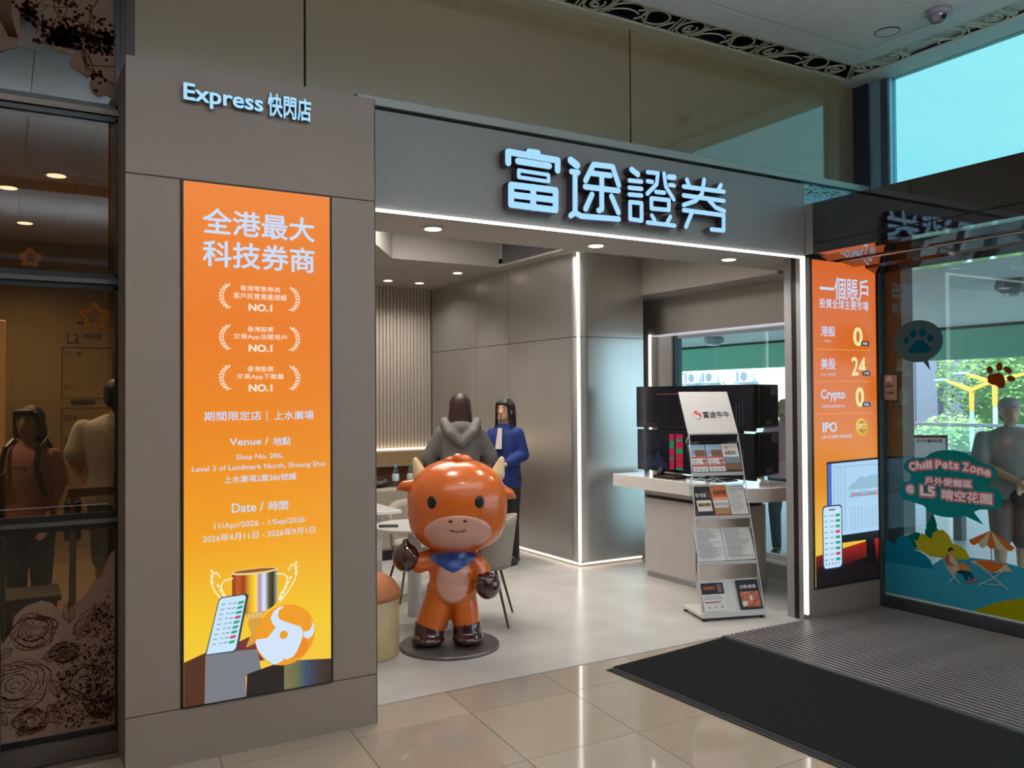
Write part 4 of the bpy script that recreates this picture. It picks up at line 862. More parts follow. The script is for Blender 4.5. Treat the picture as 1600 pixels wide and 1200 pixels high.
# ================================================================== MATS
cm = thing('carpet_mat', 'black ribbed carpet runner with rubber edging on the mall floor', 'mat', (3.6, 2.2, 0))
CARP = mat('black_carpet', (18, 19, 20), .95, noise=.5, nscale=90, bump=.6, bscale=400, spec=.2)
def slant(x0f, x1f, x0n, x1n, yf, yfr, yn, z0, z1, m): return MB().prism([(x0n, yn), (x1n, yn), (x1f, yfr), (x0f, yf)], (0, 0, z0), (1, 0, 0), (0, 1, 0), (0, 0, z1 - z0), m)
slant(3.115, 4.095, 3.24, 4.110, 4.105, 4.210, -.5, .001, .012, CARP).build('carpet', cm, bevel=.003)
RUB = mat('rubber_edge', (34, 36, 40), .5, noise=.15)
mb = slant(3.06, 3.118, 3.185, 3.243, 4.07, 4.105, -.5, .001, .009, RUB); mb.build('rubber_edge', cm, bevel=.003)
slant(3.075, 3.083, 3.20, 3.208, 4.075, 4.08, -.5, .009, .012, RUB).build('edge_rib', cm); slant(3.095, 3.103, 3.22, 3.228, 4.085, 4.09, -.5, .009, .012, RUB).build('edge_rib', cm)
MB().prism([(3.06, 4.07), (3.05, 4.085), (4.095, 4.228), (4.095, 4.205)], (0, 0, .001), (1, 0, 0), (0, 1, 0), (0, 0, .008), RUB).build('rubber_edge', cm)
gm = thing('entrance_grille', 'metal ribbed entrance mat between black runner and glass doors', 'mat', (4.95, 2.2, 0))
MB().box(4.125, 5.76, -.6, 4.255, .0005, .004, mat('grille_bed', (24, 24, 27), .8)).build('bed', gm)
RIB = mat('rib_metal', (150, 146, 148), .4, .6, noise=.12, nscale=5)
MB().box(4.118, 4.15, -.6, 4.24, .001, .014, mat('grille_frame', (84, 88, 92), .4, .6)).build('frame', gm)
rm = None
for i in range(38):
    x = 4.172 + i * .0415
    if rm is None: rm = MB().box(-.0095, .0095, -.6, 4.25, .004, .013, RIB).build('rib', gm, True); rm.location.x = x - 4.95; rm.location.y = -2.2; o = rm
    else: o = rm.copy(); COL.objects.link(o); o.location.x = x - 4.95

# ================================================================== SHOP FURNITURE
LAM = mat('greige_laminate', (178, 173, 170), .35, noise=.02); LAMT = mat('desk_top', (214, 208, 202), .12, coat=.6, noise=.02)
dk = thing('service_desk', 'white service desk with rounded overhanging top beside the silver wall', 'desk', (5.25, 5.6, 0))
def rcorn(x0, x1, y0, y1, r, which=(1, 1, 1, 1), n=8):
    out = []
    for (cx, cy, a, k) in ((x1 - r, y1 - r, 0, 0), (x0 + r, y1 - r, 90, 1), (x0 + r, y0 + r, 180, 2), (x1 - r, y0 + r, 270, 3)):
        if which[k]: out += [(cx + r * cos(radians(a + 90 * i / n)), cy + r * sin(radians(a + 90 * i / n))) for i in range(n + 1)]
        else: out.append(((x1 if k in (0, 3) else x0), (y1 if k in (0, 1) else y0)))
    return out
o = MB().prism(rcorn(4.985, 5.52, 5.08, 6.09, .14, (0, 0, 1, 1)), (0, 0, .05), (1, 0, 0), (0, 1, 0), (0, 0, .65), LAM).build('body', dk, bevel=.004)
MB().prism(rcorn(5.0, 5.50, 5.10, 6.07, .13, (0, 0, 1, 1)), (0, 0, 0), (1, 0, 0), (0, 1, 0), (0, 0, .05), ALU).build('plinth', dk)
MB().prism(rcorn(5.0, 5.50, 5.10, 6.07, .13, (0, 0, 1, 1)), (0, 0, .70), (1, 0, 0), (0, 1, 0), (0, 0, .03), BLACK).build('shadow_gap', dk)
MB().prism(rcorn(4.985, 5.52, 5.08, 6.09, .14, (0, 0, 1, 1)), (0, 0, .73), (1, 0, 0), (0, 1, 0), (0, 0, .05), LAM).build('rail', dk)
MB().prism(rcorn(4.89, 5.58, 4.72, 6.43, .26, (0, 0, 1, 1)), (0, 0, .78), (1, 0, 0), (0, 1, 0), (0, 0, .11), LAMT).build('top', dk, bevel=.006, seg=3)
MB().box(4.980, 4.986, 5.42, 5.425, .05, .70, BLACK).build('panel_joint', dk)
SCR = mat('screen_black', (7, 10, 22), .22, coat=.15, noise=.2)
DIM = lambda n, c, s=.35: mat(n, c, .4, emit=s, emit_rgb=c)
ang = 0
def monitor(name, x0, y0, x1, y1, z0, z1, label, back=False, content=0, first=None):
    """thin monitor standing on the line (x0,y0)-(x1,y1); the seen side is to the left of travel"""
    t = thing(name, label, 'monitor', (x0, y0, z0), 0, 'monitors of the screen wall on the desk')
    d = Vector((x1 - x0, y1 - y0, 0)); L = d.length; d.normalize(); n = Vector((d.y, -d.x, 0))
    if n.dot(Vector((-.5, -.86, 0))) < 0: n = -n
    O = Vector((x0, y0, 0)); H = z1 - z0
    MB().prism([(.004, z0 + .004), (L - .004, z0 + .004), (L - .004, z1 - .004), (.004, z1 - .004)], O - n * .04, d, (0, 0, 1), n * .04, BLACK).build('housing', t, bevel=.003)
    if back:
        MB().prism([(.02, z0 + .02), (L - .02, z0 + .02), (L - .02, z1 - .02), (.02, z1 - .02)], O, d, (0, 0, 1), n * .006, mat('back_shell', (3, 6, 18), .6, spec=.2)).build('back_shell', t)
        MB().prism([(L * .55, z1 - .09), (L * .88, z1 - .09), (L * .88, z1 - .025), (L * .55, z1 - .025)], O + n * .006, d, (0, 0, 1), n * .001, mat('rating_label', (84, 88, 92), .6)).build('rating_label', t)
        MB().prism([(L * .66, z1 - .07), (L * .84, z1 - .07), (L * .84, z1 - .04), (L * .66, z1 - .04)], O + n * .007, d, (0, 0, 1), n * .001, BLACK).build('rating_print', t)
        MB().prism([(L * .25, z0 + .03), (L * .6, z0 + .03), (L * .6, z0 + .06), (L * .25, z0 + .06)], O + n * .006, d, (0, 0, 1), n * .003, mat('port_bay', (40, 44, 52), .5)).build('port_bay', t)
        return t
    MB().prism([(.010, z0 + .012), (L - .010, z0 + .012), (L - .010, z1 - .010), (.010, z1 - .010)], O, d, (0, 0, 1), n * .0012, SCR).build('display', t)
    mb = MB(); r = random.Random(content)
    if content == 1:
        mb.prism([(L * .38, H * .80), (L * .97, H * .80), (L * .97, H * .81), (L * .38, H * .81)], O + n * .0012 + Vector((0, 0, z0)), d, (0, 0, 1), n * .0006, DIM('ui_coral', (150, 84, 78)))
        for k in range(2): mb.prism([(.02, H * (.06 + .05 * k)), (L * .4, H * (.06 + .05 * k)), (L * .4, H * (.066 + .05 * k)), (.02, H * (.066 + .05 * k))], O + n * .0012 + Vector((0, 0, z0)), d, (0, 0, 1), n * .0006, DIM('ui_brown', (90, 66, 50)))
    if content == 2:
        for i in range(14):
            for j in range(7): mb.prism([(.03 + i * .022, H * .9 - j * .02), (.042 + i * .022, H * .9 - j * .02), (.042 + i * .022, H * .9 - j * .02 + .003), (.03 + i * .022, H * .9 - j * .02 + .003)], O + n * .0012 + Vector((0, 0, z0)), d, (0, 0, 1), n * .0006, DIM('ui_slate', (44, 58, 90)))
        for i in range(22):
            x = .03 + i * .0175; h = .04 + .1 * r.random(); mb.prism([(x, H * .12), (x + .004, H * .12), (x + .004, H * .12 + h), (x, H * .12 + h)], O + n * .0012 + Vector((0, 0, z0)), d, (0, 0, 1), n * .0006, DIM('ui_slate', (44, 58, 90)))
        for i, (x0_, x1_) in enumerate(((.60, .68), (.71, .83))):
            for j in range(15):
                m = DIM('ui_crimson', (150, 20, 56), .55) if (r.random() < .86 if i else r.random() < .5 or j > 10) else DIM('ui_green', (20, 120, 70), .5)
                mb.prism([(L * x0_, H * .86 - j * .021), (L * x1_, H * .86 - j * .021), (L * x1_, H * .86 - j * .021 + .017), (L * x0_, H * .86 - j * .021 + .017)], O + n * .0012 + Vector((0, 0, z0)), d, (0, 0, 1), n * .0006, m)
        for i in range(16): mb.prism([(L * .90 + .018 * cos(q), H * .42 + .018 * sin(q)) for q in (i * pi / 8, i * pi / 8 + .2, i * pi / 8 + .4)], O + n * .0012 + Vector((0, 0, z0)), d, (0, 0, 1), n * .0006, DIM('ui_slate', (44, 58, 90)))
    if content == 3:
        for i in range(16): mb.prism([(.04 + i * .035, H * (.2 + .5 * r.random())), (.042 + i * .035, H * .1), (.046 + i * .035, H * .1), (.048 + i * .035, H * (.3 + .5 * r.random()))], O + n * .0012 + Vector((0, 0, z0)), d, (0, 0, 1), n * .0006, DIM('ui_faint', (34, 38, 50)))
    if mb.v: mb.build('interface', t)['kind'] = 'stuff'
    return t
monitor('desktop_monitor', 5.10, 6.34, 5.10, 5.575, 1.315, 1.697, 'upper left black monitor with thin coral line', content=1)
monitor('desktop_monitor', 5.10, 6.33, 5.10, 5.575, .925, 1.305, 'lower left monitor showing a crimson and green price table', content=2)
monitor('desktop_monitor', 5.10, 5.565, 5.10, 4.885, 1.315, 1.697, 'upper middle black monitor behind the brochure rack header', content=3)
monitor('desktop_monitor', 5.10, 5.565, 5.10, 4.885, .925, 1.305, 'lower middle black monitor behind the brochure rack', content=3)
monitor('desktop_monitor', 5.155, 4.870, 5.515, 5.005, 1.340, 1.697, 'upper right monitor seen from its black back with a grey label', back=True)
monitor('desktop_monitor', 5.155, 4.870, 5.515, 5.005, .955, 1.315, 'lower right monitor seen from its black back with a grey label', back=True)
st = thing('monitor_stand', 'black stand arm carrying the screen wall on the desk', 'stand', (5.25, 5.55, .89))
MB().box(5.15, 5.40, 5.35, 5.75, .892, .905, BLACK).build('foot', st, bevel=.004)
MB().cyl((5.24, 5.55, .9), (5.24, 5.55, 1.6), .022, .022, BLACK).box(5.155, 5.22, 5.10, 6.1, 1.28, 1.33, BLACK).build('arm', st)
ph = thing('desk_phone', 'black desk phone with an orange strip in front of the monitors', 'phone', (4.97, 5.88, .89))
MB().prism([(-.06, 0), (.06, 0), (.06, .035), (-.06, .018)], (5.0, 5.62, .891), (1, 0, 0), (0, 0, 1), (0, .30, 0), BLACK).build('body', ph, bevel=.004)
MB().box(4.955, 4.985, 5.66, 5.80, .909, .914, mat('phone_strip', (150, 80, 50), .5)).build('strip', ph)
MB().cyl((5.0, 5.90, .915), (5.03, 5.90, .965), .03, .035, BLACK).build('base', ph)
cb = MB(); CAB = mat('cable_white', (190, 196, 204), .5)
for k in range(4):
    cb.tube([(5.04 + .01 * k, 5.60 - .1 * k, .896), (5.06, 5.56 - .1 * k, .905 + .004 * k), (5.07 + .01 * k, 5.50 - .1 * k, .90)], .003, CAB, 6)
tag(cb.build('cable_bundle'), 'loose pale cables lying under the monitors on the desk', 'cable')

# brochure rack (local frame: x along its width, y into depth)
wv = Vector((4.761 - 4.289, 4.459 - 4.608, 0)); ra = math.atan2(wv.y, wv.x)
br = thing('brochure_rack', 'white folding brochure rack with tilted shelves standing before the desk', 'rack', (4.289, 4.608, 0), ra)
RW = .495; LEAN = .225
RACK = mat('rack_white', (206, 203, 200), .38, noise=.02, coat=.2); ACR = glass('rack_acrylic', (.78, .80, .80), 1.2, .05)
fy = lambda z: LEAN * z; wl = lambda z: .035 * z; wr_ = lambda z: RW - .038 * z
MB().box(0, RW, .0, .34, .022, .045, RACK).box(0, RW, -.004, .004, .022, .062, RACK).build('base_tray', br, True, bevel=.003)
for x, y in ((.02, .02), (RW - .02, .02), (.02, .32), (RW - .02, .32)): MB().cyl((x, y, 0), (x, y, .022), .018, .012, BLACK, 12).build('foot', br, True)
ZS = [.39, .71, 1.022]
def tilt(z0, name, h=.235, ty=.105, m=ACR):
    a, b = wl(z0), wr_(z0)
    y0 = fy(z0)
    MB().prism([(a, 0), (b, 0), (b, 1), (a, 1)], (0, y0, z0), (1, 0, 0), (0, ty, h), (0, .003, -.0015), m).build(name, br, True)
    MB().box(a, b, y0 - .006, y0 + .004, z0 - .012, z0 + .012, RACK).box(a, b, y0, y0 + .022, z0 - .012, z0 - .006, RACK).build('front_lip', br, True, bevel=.002)
tilt(.052, 'base_panel', .215, .10, RACK)
for z in ZS: tilt(z, 'shelf_panel')
# header board
z0 = 1.325; y0 = fy(z0); HB = (0, .17, .31)
MB().prism([(wl(z0) - .005, 0), (wr_(z0) + .0, 0), (wr_(z0) + .0, 1), (wl(z0) - .005, 1)], (0, y0, z0), (1, 0, 0), HB, (0, .012, -.006), RACK).build('header_board', br, True, bevel=.003)
MB().box(wl(z0), wr_(z0), y0 - .004, y0 + .012, z0 - .012, z0, RACK).build('front_lip', br, True)
nb = Vector(HB).normalized().cross(Vector((1, 0, 0))); nb = -nb if nb.y > 0 else nb
Oh = Vector((0, y0, z0)) + nb * .002
def rtext(s_, u0, u1, v0, v1, m, O, Vd, b=.0):
    """lettering in the rack's own frame"""
    W = MW[br.name]; o = text('lettering', s_, None, 0, u0, u1, v0, v1, m, br, b, O=W @ Vector(O), U=W.to_3x3() @ Vector((1, 0, 0)), V=W.to_3x3() @ Vector(Vd))
    return o
LOGR = mat('logo_red', (196, 52, 48), .5); LOGK = mat('logo_black', (20, 20, 24), .5)
Lh = Vector(HB).length; HV = Vector(HB).normalized()
rtext('富途牛牛', .195, .415, .125, .182, LOGK, Oh, HV, .012)
def rpoly(name, pts, m, O, Vd, par=br, lay=0):
    N = Vector(Vd).normalized().cross(Vector((1, 0, 0))); N = -N if N.y > 0 else N
    return MB().prism(pts, Vector(O) + N * lay, (1, 0, 0), Vd, N * .0005, m).build(name, par, True)
rpoly('logo_disc', ellipse(.148, .152, .032, .036, 24), LOGR, Oh, HV)
rpoly('logo_head', [(.118, .140), (.120, .165), (.128, .17), (.136, .158), (.150, .150), (.162, .148), (.168, .136), (.160, .122), (.145, .118), (.132, .118), (.122, .128)], RACK, Oh, HV, lay=.0008)
rpoly('logo_horn', [(.158, .183), (.170, .175), (.166, .160), (.156, .168), (.148, .178)], RACK, Oh, HV, lay=.0008)
# side rods: zig from each lip down to the next panel
for z1_, z2_ in ((1.325, 1.022), (1.022, .71), (.71, .39), (.39, .045)):
    for f in (wl, wr_):
        mb = MB(); mb.cyl((f(z1_), fy(z1_), z1_ - .008), (f(z2_) , fy(z2_) + (.10 if z2_ > .1 else .10), z2_ + (.23 if z2_ > .1 else .21)), .004, .004, RACK, 8)
        mb.cyl((f(z1_), fy(z1_), z1_ - .008), (f(z2_), fy(z2_), z2_ + .0), .004, .004, RACK, 8)
        mb.build('side_rod', br, True)
def brochure(z, u0, u1, h0, h1, cols, lab, words=None, lift=.002, base=None):
    """leaflet lying on a tilted shelf: cols = bands (v0,v1,material)"""
    hh, ty = (.215, .10) if z < .1 else (.235, .105)
    Vd = Vector((0, ty, hh)); L = Vd.length; Vn = Vd.normalized(); N = Vn.cross(Vector((1, 0, 0))); N = -N if N.y > 0 else N
    y0 = fy(z) if z > .1 else 0
    O = Vector((0, y0, z)) + N * lift
    t = thing('brochure', lab, 'brochure', MW[br.name] @ Vector(((u0 + u1) / 2, y0, z)), ra, 'brochures in the rack')
    R = MW[br.name]
    def put(name, pts, m, lay, th=.0006):
        o = MB().prism(pts, O + N * lay, (1, 0, 0), Vn, N * th, m).build(name, None); o.data.transform(MW[t.name].inverted() @ R); o.parent = t; MW[o.name] = MW[t.name]; return o
    put('paper', [(u0, h0), (u1, h0), (u1, h1), (u0, h1)], base or cols[0][2], 0, .003)
    H = h1 - h0; W_ = u1 - u0
    for k, (v0, v1, m, *xx) in enumerate(cols):
        a, b = (xx + [0, 1])[:2] if len(xx) == 2 else (0, 1)
        put('print', [(u0 + .002 + a * (W_ - .004), h0 + v0 * H), (u0 + .002 + b * (W_ - .004), h0 + v0 * H), (u0 + .002 + b * (W_ - .004), h0 + v1 * H), (u0 + .002 + a * (W_ - .004), h0 + v1 * H)], m, .0032 + k * .0004, .0003)
    for w in (words or []):
        s_, a, b, v0, v1, m = w
        Rw = R.to_3x3(); text('lettering', s_, None, 0, u0 + a * W_, u0 + b * W_, h0 + v0 * H, h0 + v1 * H, m, t, .01, O=R @ (O + N * .0085), U=Rw @ Vector((1, 0, 0)), V=Rw @ Vn)
P_ = lambda n, c: mat('paper_' + n, c, .55, noise=.06, nscale=30)
pw, pr_, pb, pk, po, pg, psky, ptan = P_('white', (214, 210, 206)), P_('red', (176, 40, 44)), P_('blue', (120, 160, 190)), P_('black', (24, 22, 24)), P_('orange', (196, 104, 48)), P_('grey', (160, 160, 162)), P_('sky', (150, 180, 200)), P_('tan', (150, 120, 84))
crowd = mat('print_crowd', (110, 78, 52), .5, noise=.75, nscale=130)
for i, lb in enumerate(('leaflet with blue sky, crowd and red lines, left on the top shelf', 'leaflet with blue sky, crowd and red lines, middle of the top shelf')):
    u = .05 + i * .133
    brochure(1.03, u, u + .125, .01, .225, [(.0, 1, pw), (.80, 1, psky), (.56, .80, crowd, .3, 1), (.60, .80, pb, 0, .3), (.50, .55, pr_), (.20, .25, pr_), (.36, .44, pr_, .70, .97), (.28, .32, pr_, .74, .95), (.38, .42, pg, .08, .35), (.29, .32, pg, .08, .5), (.06, .12, pg, .1, .25), (.06, .12, pg, .42, .56), (.06, .12, pg, .72, .86)], lb, base=pw)
brochure(1.03, .315, .445, .01, .228, [(.0, 1, pw), (.02, .48, crowd), (.30, .52, mat('print_city', (110, 130, 150), .5, noise=.5, nscale=120)), (.0, .05, pk)], 'grey city leaflet with brown crowd, right on the top shelf', [('真正', .12, .42, .80, .90, po), ('投資交流', .12, .78, .60, .74, LOGK)], base=pw)
brochure(.718, .045, .185, .01, .23, [(0, 1, pk), (.14, .52, pw, .08, .92), (.30, .42, P_('gold', (196, 160, 60)), .14, .86), (.60, .86, mat('print_dark', (60, 44, 36), .5, noise=.6, nscale=100), .55, 1)], 'black leaflet with a white panel, left on the second shelf', [('開戶獎賞', .08, .68, .62, .76, pw), ('$60+$99', .16, .84, .30, .42, LOGK)], base=pk)
brochure(.718, .190, .312, .01, .235, [(0, 1, po), (.24, .50, pw), (.52, .58, P_('peach', (220, 160, 120))), (.02, .22, ptan, .1, .9), (.30, .42, pg, .08, .25), (.30, .42, pg, .32, .48), (.30, .42, pg, .54, .70), (.30, .42, pg, .76, .92)], 'orange leaflet in the middle of the second shelf', [('低佣不限', .08, .92, .66, .82, LOGK)], base=po)
def sheet(z, u0, u1, h1, lb, rows=14, seed=1):
    r = random.Random(seed); c = [(0, 1, pw)]
    for k in range(rows):
        v = .93 - k * .88 / rows; c.append((v, v + .022, pg, .06, r.uniform(.5, .95)))
    brochure(z, u0, u1, .01, h1, c, lb, base=pw)
sheet(.718, .320, .455, .235, 'white printed sheet, right on the second shelf', 12, 2)
sheet(.398, .015, .235, .25, 'wide white printed sheet, left on the third shelf', 16, 3)
sheet(.398, .240, .47, .25, 'wide white printed sheet, right on the third shelf', 16, 4)
brochure(.055, .02, .20, .012, .215, [(0, 1, pw), (.60, 1, pk), (.66, .95, mat('print_person', (110, 84, 70), .5, noise=.6, nscale=80), .72, .92), (.50, .54, pg, .06, .8), (.43, .47, pg, .06, .9), (.30, .34, pr_, .06, .75), (.10, .18, pg, .16, .26), (.10, .18, pg, .46, .54), (.10, .18, pg, .74, .84)], 'black topped white leaflet, left in the base tray', [('投資講座', .10, .62, .76, .88, po)], base=pw)
brochure(.055, .30, .475, .012, .225, [(0, 1, pk), (.08, .60, mat('print_festive', (170, 90, 60), .5, noise=.85, nscale=70), .1, .95), (.12, .28, pw, .12, .34), (.30, .46, pw, .5, .62)], 'black leaflet with festive orange print, right in the base tray', [('活動優惠', .12, .86, .70, .82, pw)], base=pk)

# round table, square table, chairs, pouf, sofa
TT = mat('table_white', (214, 212, 208), .22, coat=.4, noise=.02)
rt = thing('round_table', 'white round pedestal table behind the orange figure', 'table', (2.60, 5.80, 0))
MB().lathe([(.29, .655), (.30, .66), (.30, .675), (.295, .68), (0, .68)][::-1], (0, 0, 0), TT, 48).build('tabletop', rt, True)
MB().cyl((0, 0, .012), (0, 0, .66), .05, .05, TT, 24).build('column', rt, True, True)
MB().lathe([(.20, 0), (.20, .008), (.19, .014), (0, .016)], (0, 0, 0), TT, 40).build('base', rt, True)
pn = thing('phone', 'black mobile phone lying on the round table', 'phone', (2.40, 5.80, .682), radians(-25))
MB().box(-.07, .07, -.035, .035, 0, .010, BLACK).build('body', pn, True, bevel=.003)
MB().box(-.01, .05, -.03, .03, .010, .0105, SCR).build('glass', pn, True)
t2 = thing('square_table', 'white table at the left edge behind the pillar', 'table', (2.25, 6.40, 0))
MB().box(1.95, 2.66, 6.16, 6.64, .715, .742, TT).build('tabletop', t2, bevel=.004)
MB().box(2.50, 2.57, 6.34, 6.44, .0, .715, TT).build('leg', t2, bevel=.003); MB().box(2.02, 2.08, 6.34, 6.44, .0, .715, TT).build('leg', t2, bevel=.003)
FAB = mat('greige_fabric', (150, 140, 124), .85, noise=.06, nscale=60, bump=.15, bscale=300); LEGM = mat('bronze_leg', (78, 66, 58), .35, .7)
def chair(loc, rz, lab):
    """faces -y locally"""
    t = thing('shell_chair', lab, 'chair', (loc[0], loc[1], 0), rz)
    MB().ell((0, -.01, .425), (.235, .225, .045), FAB, 28, 12, .85).build('seat', t, True, True)
    vs = []; fs = []; nu, nv = 16, 6
    for k, off in enumerate((0, .028)):
        for j in range(nv + 1):
            for i in range(nu + 1):
                u = -1 + 2 * i / nu; v = j / nv; q = u * radians(92)
                top = .40 + .36 * (1 - .35 * abs(u) ** 2.5)
                r = .235 + .02 * v - off; z = .39 + (top - .39) * v
                vs.append((r * sin(q), r * .95 * cos(q) + .03 * v, z))
    n1 = (nu + 1) * (nv + 1)
    for j in range(nv):
        for i in range(nu):
            a = j * (nu + 1) + i; b = a + 1; c = b + nu + 1; d = a + nu + 1
            fs.append((a, b, c, d)); fs.append((n1 + a, n1 + d, n1 + c, n1 + b))
    for i in range(nu):
        a = nv * (nu + 1) + i; fs.append((a, a + 1, n1 + a + 1, n1 + a)); a = i; fs.append((a, n1 + a, n1 + a + 1, a + 1))
    for j in range(nv):
        for i in (0, nu): a = j * (nu + 1) + i; fs.append((a, a + nu + 1, n1 + a + nu + 1, n1 + a))
    MB().add(vs, fs, FAB).build('backrest', t, True, True)
    for sx in (-1, 1):
        for sy in (-1, 1):
            MB().cyl((sx * .14, sy * .12, .40), (sx * .23, sy * .22, 0), .011, .008, LEGM, 10).build('leg', t, True)
    return t
chair((2.98, 5.50), math.atan2(-.83, -.56) if False else radians(-124), 'greige shell chair behind the right side of the orange figure')
chair((2.93, 6.42), radians(-8), 'greige shell chair between the round table and the square table')
pf_ = thing('pouf', 'round beige stool with a brown domed cushion beside the pillar', 'stool', (1.975, 5.15, 0))
MB().lathe([(.205, 0), (.208, .01), (.208, .35), (.2, .36), (0, .36)], (0, 0, 0), mat('pouf_beige', (190, 162, 116), .4, noise=.04), 48).build('base', pf_, True, True)
MB().lathe([(0, .345), (.20, .348), (.222, .365), (.215, .40), (.18, .455), (.12, .495), (.05, .512), (0, .515)], (0, 0, 0), mat('pouf_brown', (176, 106, 62), .6, noise=.05), 48).build('cushion', pf_, True, True)
sfa = thing('bench_sofa', 'greige upholstered bench whose back shows under the tan ledge', 'sofa', (2.8, 8.0, 0))
MB().box(1.7, 3.75, 7.96, 8.10, .1, .715, FAB).build('backrest', sfa, bevel=.03, seg=3); MB().box(1.7, 3.75, 8.10, 8.6, .18, .43, FAB).build('seat', sfa, bevel=.04, seg=3)
MB().box(1.75, 3.7, 8.0, 8.55, 0, .18, BLACK).build('plinth', sfa)
BOT = glass('bottle_plastic', (.80, .86, .88), 1.2, .06)
def bottle(x, y, z, lab, cap, capn, lbl, lbn):
    t = thing('water_bottle', lab, 'bottle', (x, y, z), 0, 'water bottles on the bench back')
    MB().lathe([(.030, 0), (.033, .01), (.033, .13), (.030, .15), (.015, .19), (.013, .20)], (0, 0, 0), BOT, 20).build('body', t, True, True)
    MB().lathe([(.0, .200), (.016, .200), (.016, .222), (0, .224)], (0, 0, 0), mat(capn, cap, .4), 16).build('cap', t, True)
    MB().lathe([(.0335, .06), (.0342, .062), (.0342, .125), (.0335, .127)], (0, 0, 0), mat(lbn, lbl, .5, noise=.2, nscale=40), 20).build('label', t, True, True)
    MB().lathe([(0.0, -.0), (.012, -.0), (.012, .002), (0, .002)], (0, 0, 0), mat('label_blue', (40, 130, 190), .5), 12).build('logo', t, True)
    return t
bottle(3.40, 8.03, .716, 'water bottle with a blue cap standing on the greige bench back', (60, 150, 210), 'cap_blue', (190, 214, 226), 'label_pale')
bottle(3.56, 8.03, .716, 'water bottle with a green cap half hidden by the figure', (50, 150, 60), 'cap_green', (190, 196, 186), 'label_grey')
bg = thing('black_bag', 'crumpled black bag on the bench back near the pillar', 'bag', (3.22, 8.03, .716))
blob('bag_body', [('e', (0, 0, .035), (.08, .05, .036)), ('e', (-.05, .01, .05), (.05, .045, .04)), ('e', (.06, -.01, .045), (.045, .04, .04))], mat('bag_black', (14, 14, 18), .5, bump=.8, bscale=60), bg, .008, 1)
MB().tube([(-.05, 0, .075), (-.02, 0, .10), (.03, 0, .10), (.05, 0, .07)], .005, BLACK).build('strap', bg, True)

# ================================================================== CALF STATUE (generic, glossy orange)
ORA = mat('statue_orange', (204, 96, 24), .28, coat=.45, noise=.02); PNK = mat('statue_pink', (206, 150, 132), .28, coat=.5); MAR = mat('statue_maroon', (58, 22, 20), .14, coat=1.0); IVO = mat('statue_ivory', (216, 192, 142), .35, coat=.3)
sx, sy = 2.50, 5.03
sc = thing('calf_statue', 'glossy orange cartoon calf statue standing on a round grey plate', 'statue', (sx, sy, 0), radians(-26.5))
MB().lathe([(.320, 0), (.322, .004), (.322, .016), (.316, .021), (0, .021)], (0, 0, 0), mat('plate_grey', (104, 98, 98), .35, .5, noise=.05), 64).build('base_plate', sc, True)
blob('body', [('e', (.02, 0, .46), (.150, .115, .17)), ('e', (.015, 0, .36), (.165, .12, .13)), ('c', (-.050, 0, .34), (-.128, -.01, .12), .098, .100), ('c', (.088, 0, .34), (.112, -.01, .12), .086, .092),
              ('c', (-.085, 0, .575), (-.19, -.03, .545), .062, .068), ('c', (.13, 0, .575), (.205, -.03, .50), .058, .060), ('c', (.205, -.03, .50), (.215, -.07, .44), .060, .055), ('e', (.02, 0, .60), (.10, .09, .08))], ORA, sc, .011, 3)
blob('head', [('e', (.055, 0, .905), (.325, .27, .30), .86), ('e', (.055, -.01, .83), (.315, .26, .225), .9)], ORA, sc, .013, 4)
blob('ear', [('c', (-.22, 0, 1.03), (-.285, -.01, 1.035), .05, .036), ('c', (-.285, -.01, 1.035), (-.325, -.01, 1.02), .036, .016)], ORA, sc, .009, 2)
blob('ear', [('c', (.34, 0, .99), (.39, -.01, .975), .05, .036), ('c', (.39, -.01, .975), (.425, -.01, .955), .036, .016)], ORA, sc, .009, 2)
for x, tx in ((-.185, -.215), (.315, .345)):
    blob('horn', [('c', (x, .02, 1.10), (tx, .02, 1.195), .052, .022)], IVO, sc, .008, 2)
blob('forelock', [('e', (.02, -.03, 1.19), (.055, .05, .035)), ('e', (.10, -.03, 1.195), (.055, .05, .04)), ('e', (.06, -.05, 1.21), (.04, .04, .035))], ORA, sc, .009, 3)
def on_head(x, z, zc=.87, rx=.335, ry=.275, rz=.315):
    q = max(0, 1 - abs((x - .055) / rx) ** 2.25 - abs((z - zc) / rz) ** 2.25); return -ry * q ** (1 / 2.25)
def patch(name, cx, cz, rx, rz, m, surf, off, n=22, k=8, top=1.0):
    vs = [(cx, surf(cx, cz) - off * 1.3, cz)]; fs = []
    for j in range(1, k + 1):
        for i in range(n):
            q = 2 * pi * i / n; f = j / k; x = cx + rx * f * cos(q); z = cz + (rz * (top if sin(q) > 0 else 1)) * f * sin(q)
            vs.append((x, surf(x, z) - off * (1.3 if j < k else -1.5), z))
    for i in range(n): fs.append((0, 1 + i, 1 + (i + 1) % n))
    for j in range(k - 1):
        for i in range(n): a = 1 + j * n + i; b = 1 + j * n + (i + 1) % n; fs.append((a, a + n, b + n, b))
    return MB().add(vs, fs, m).build(name, sc, True, True)
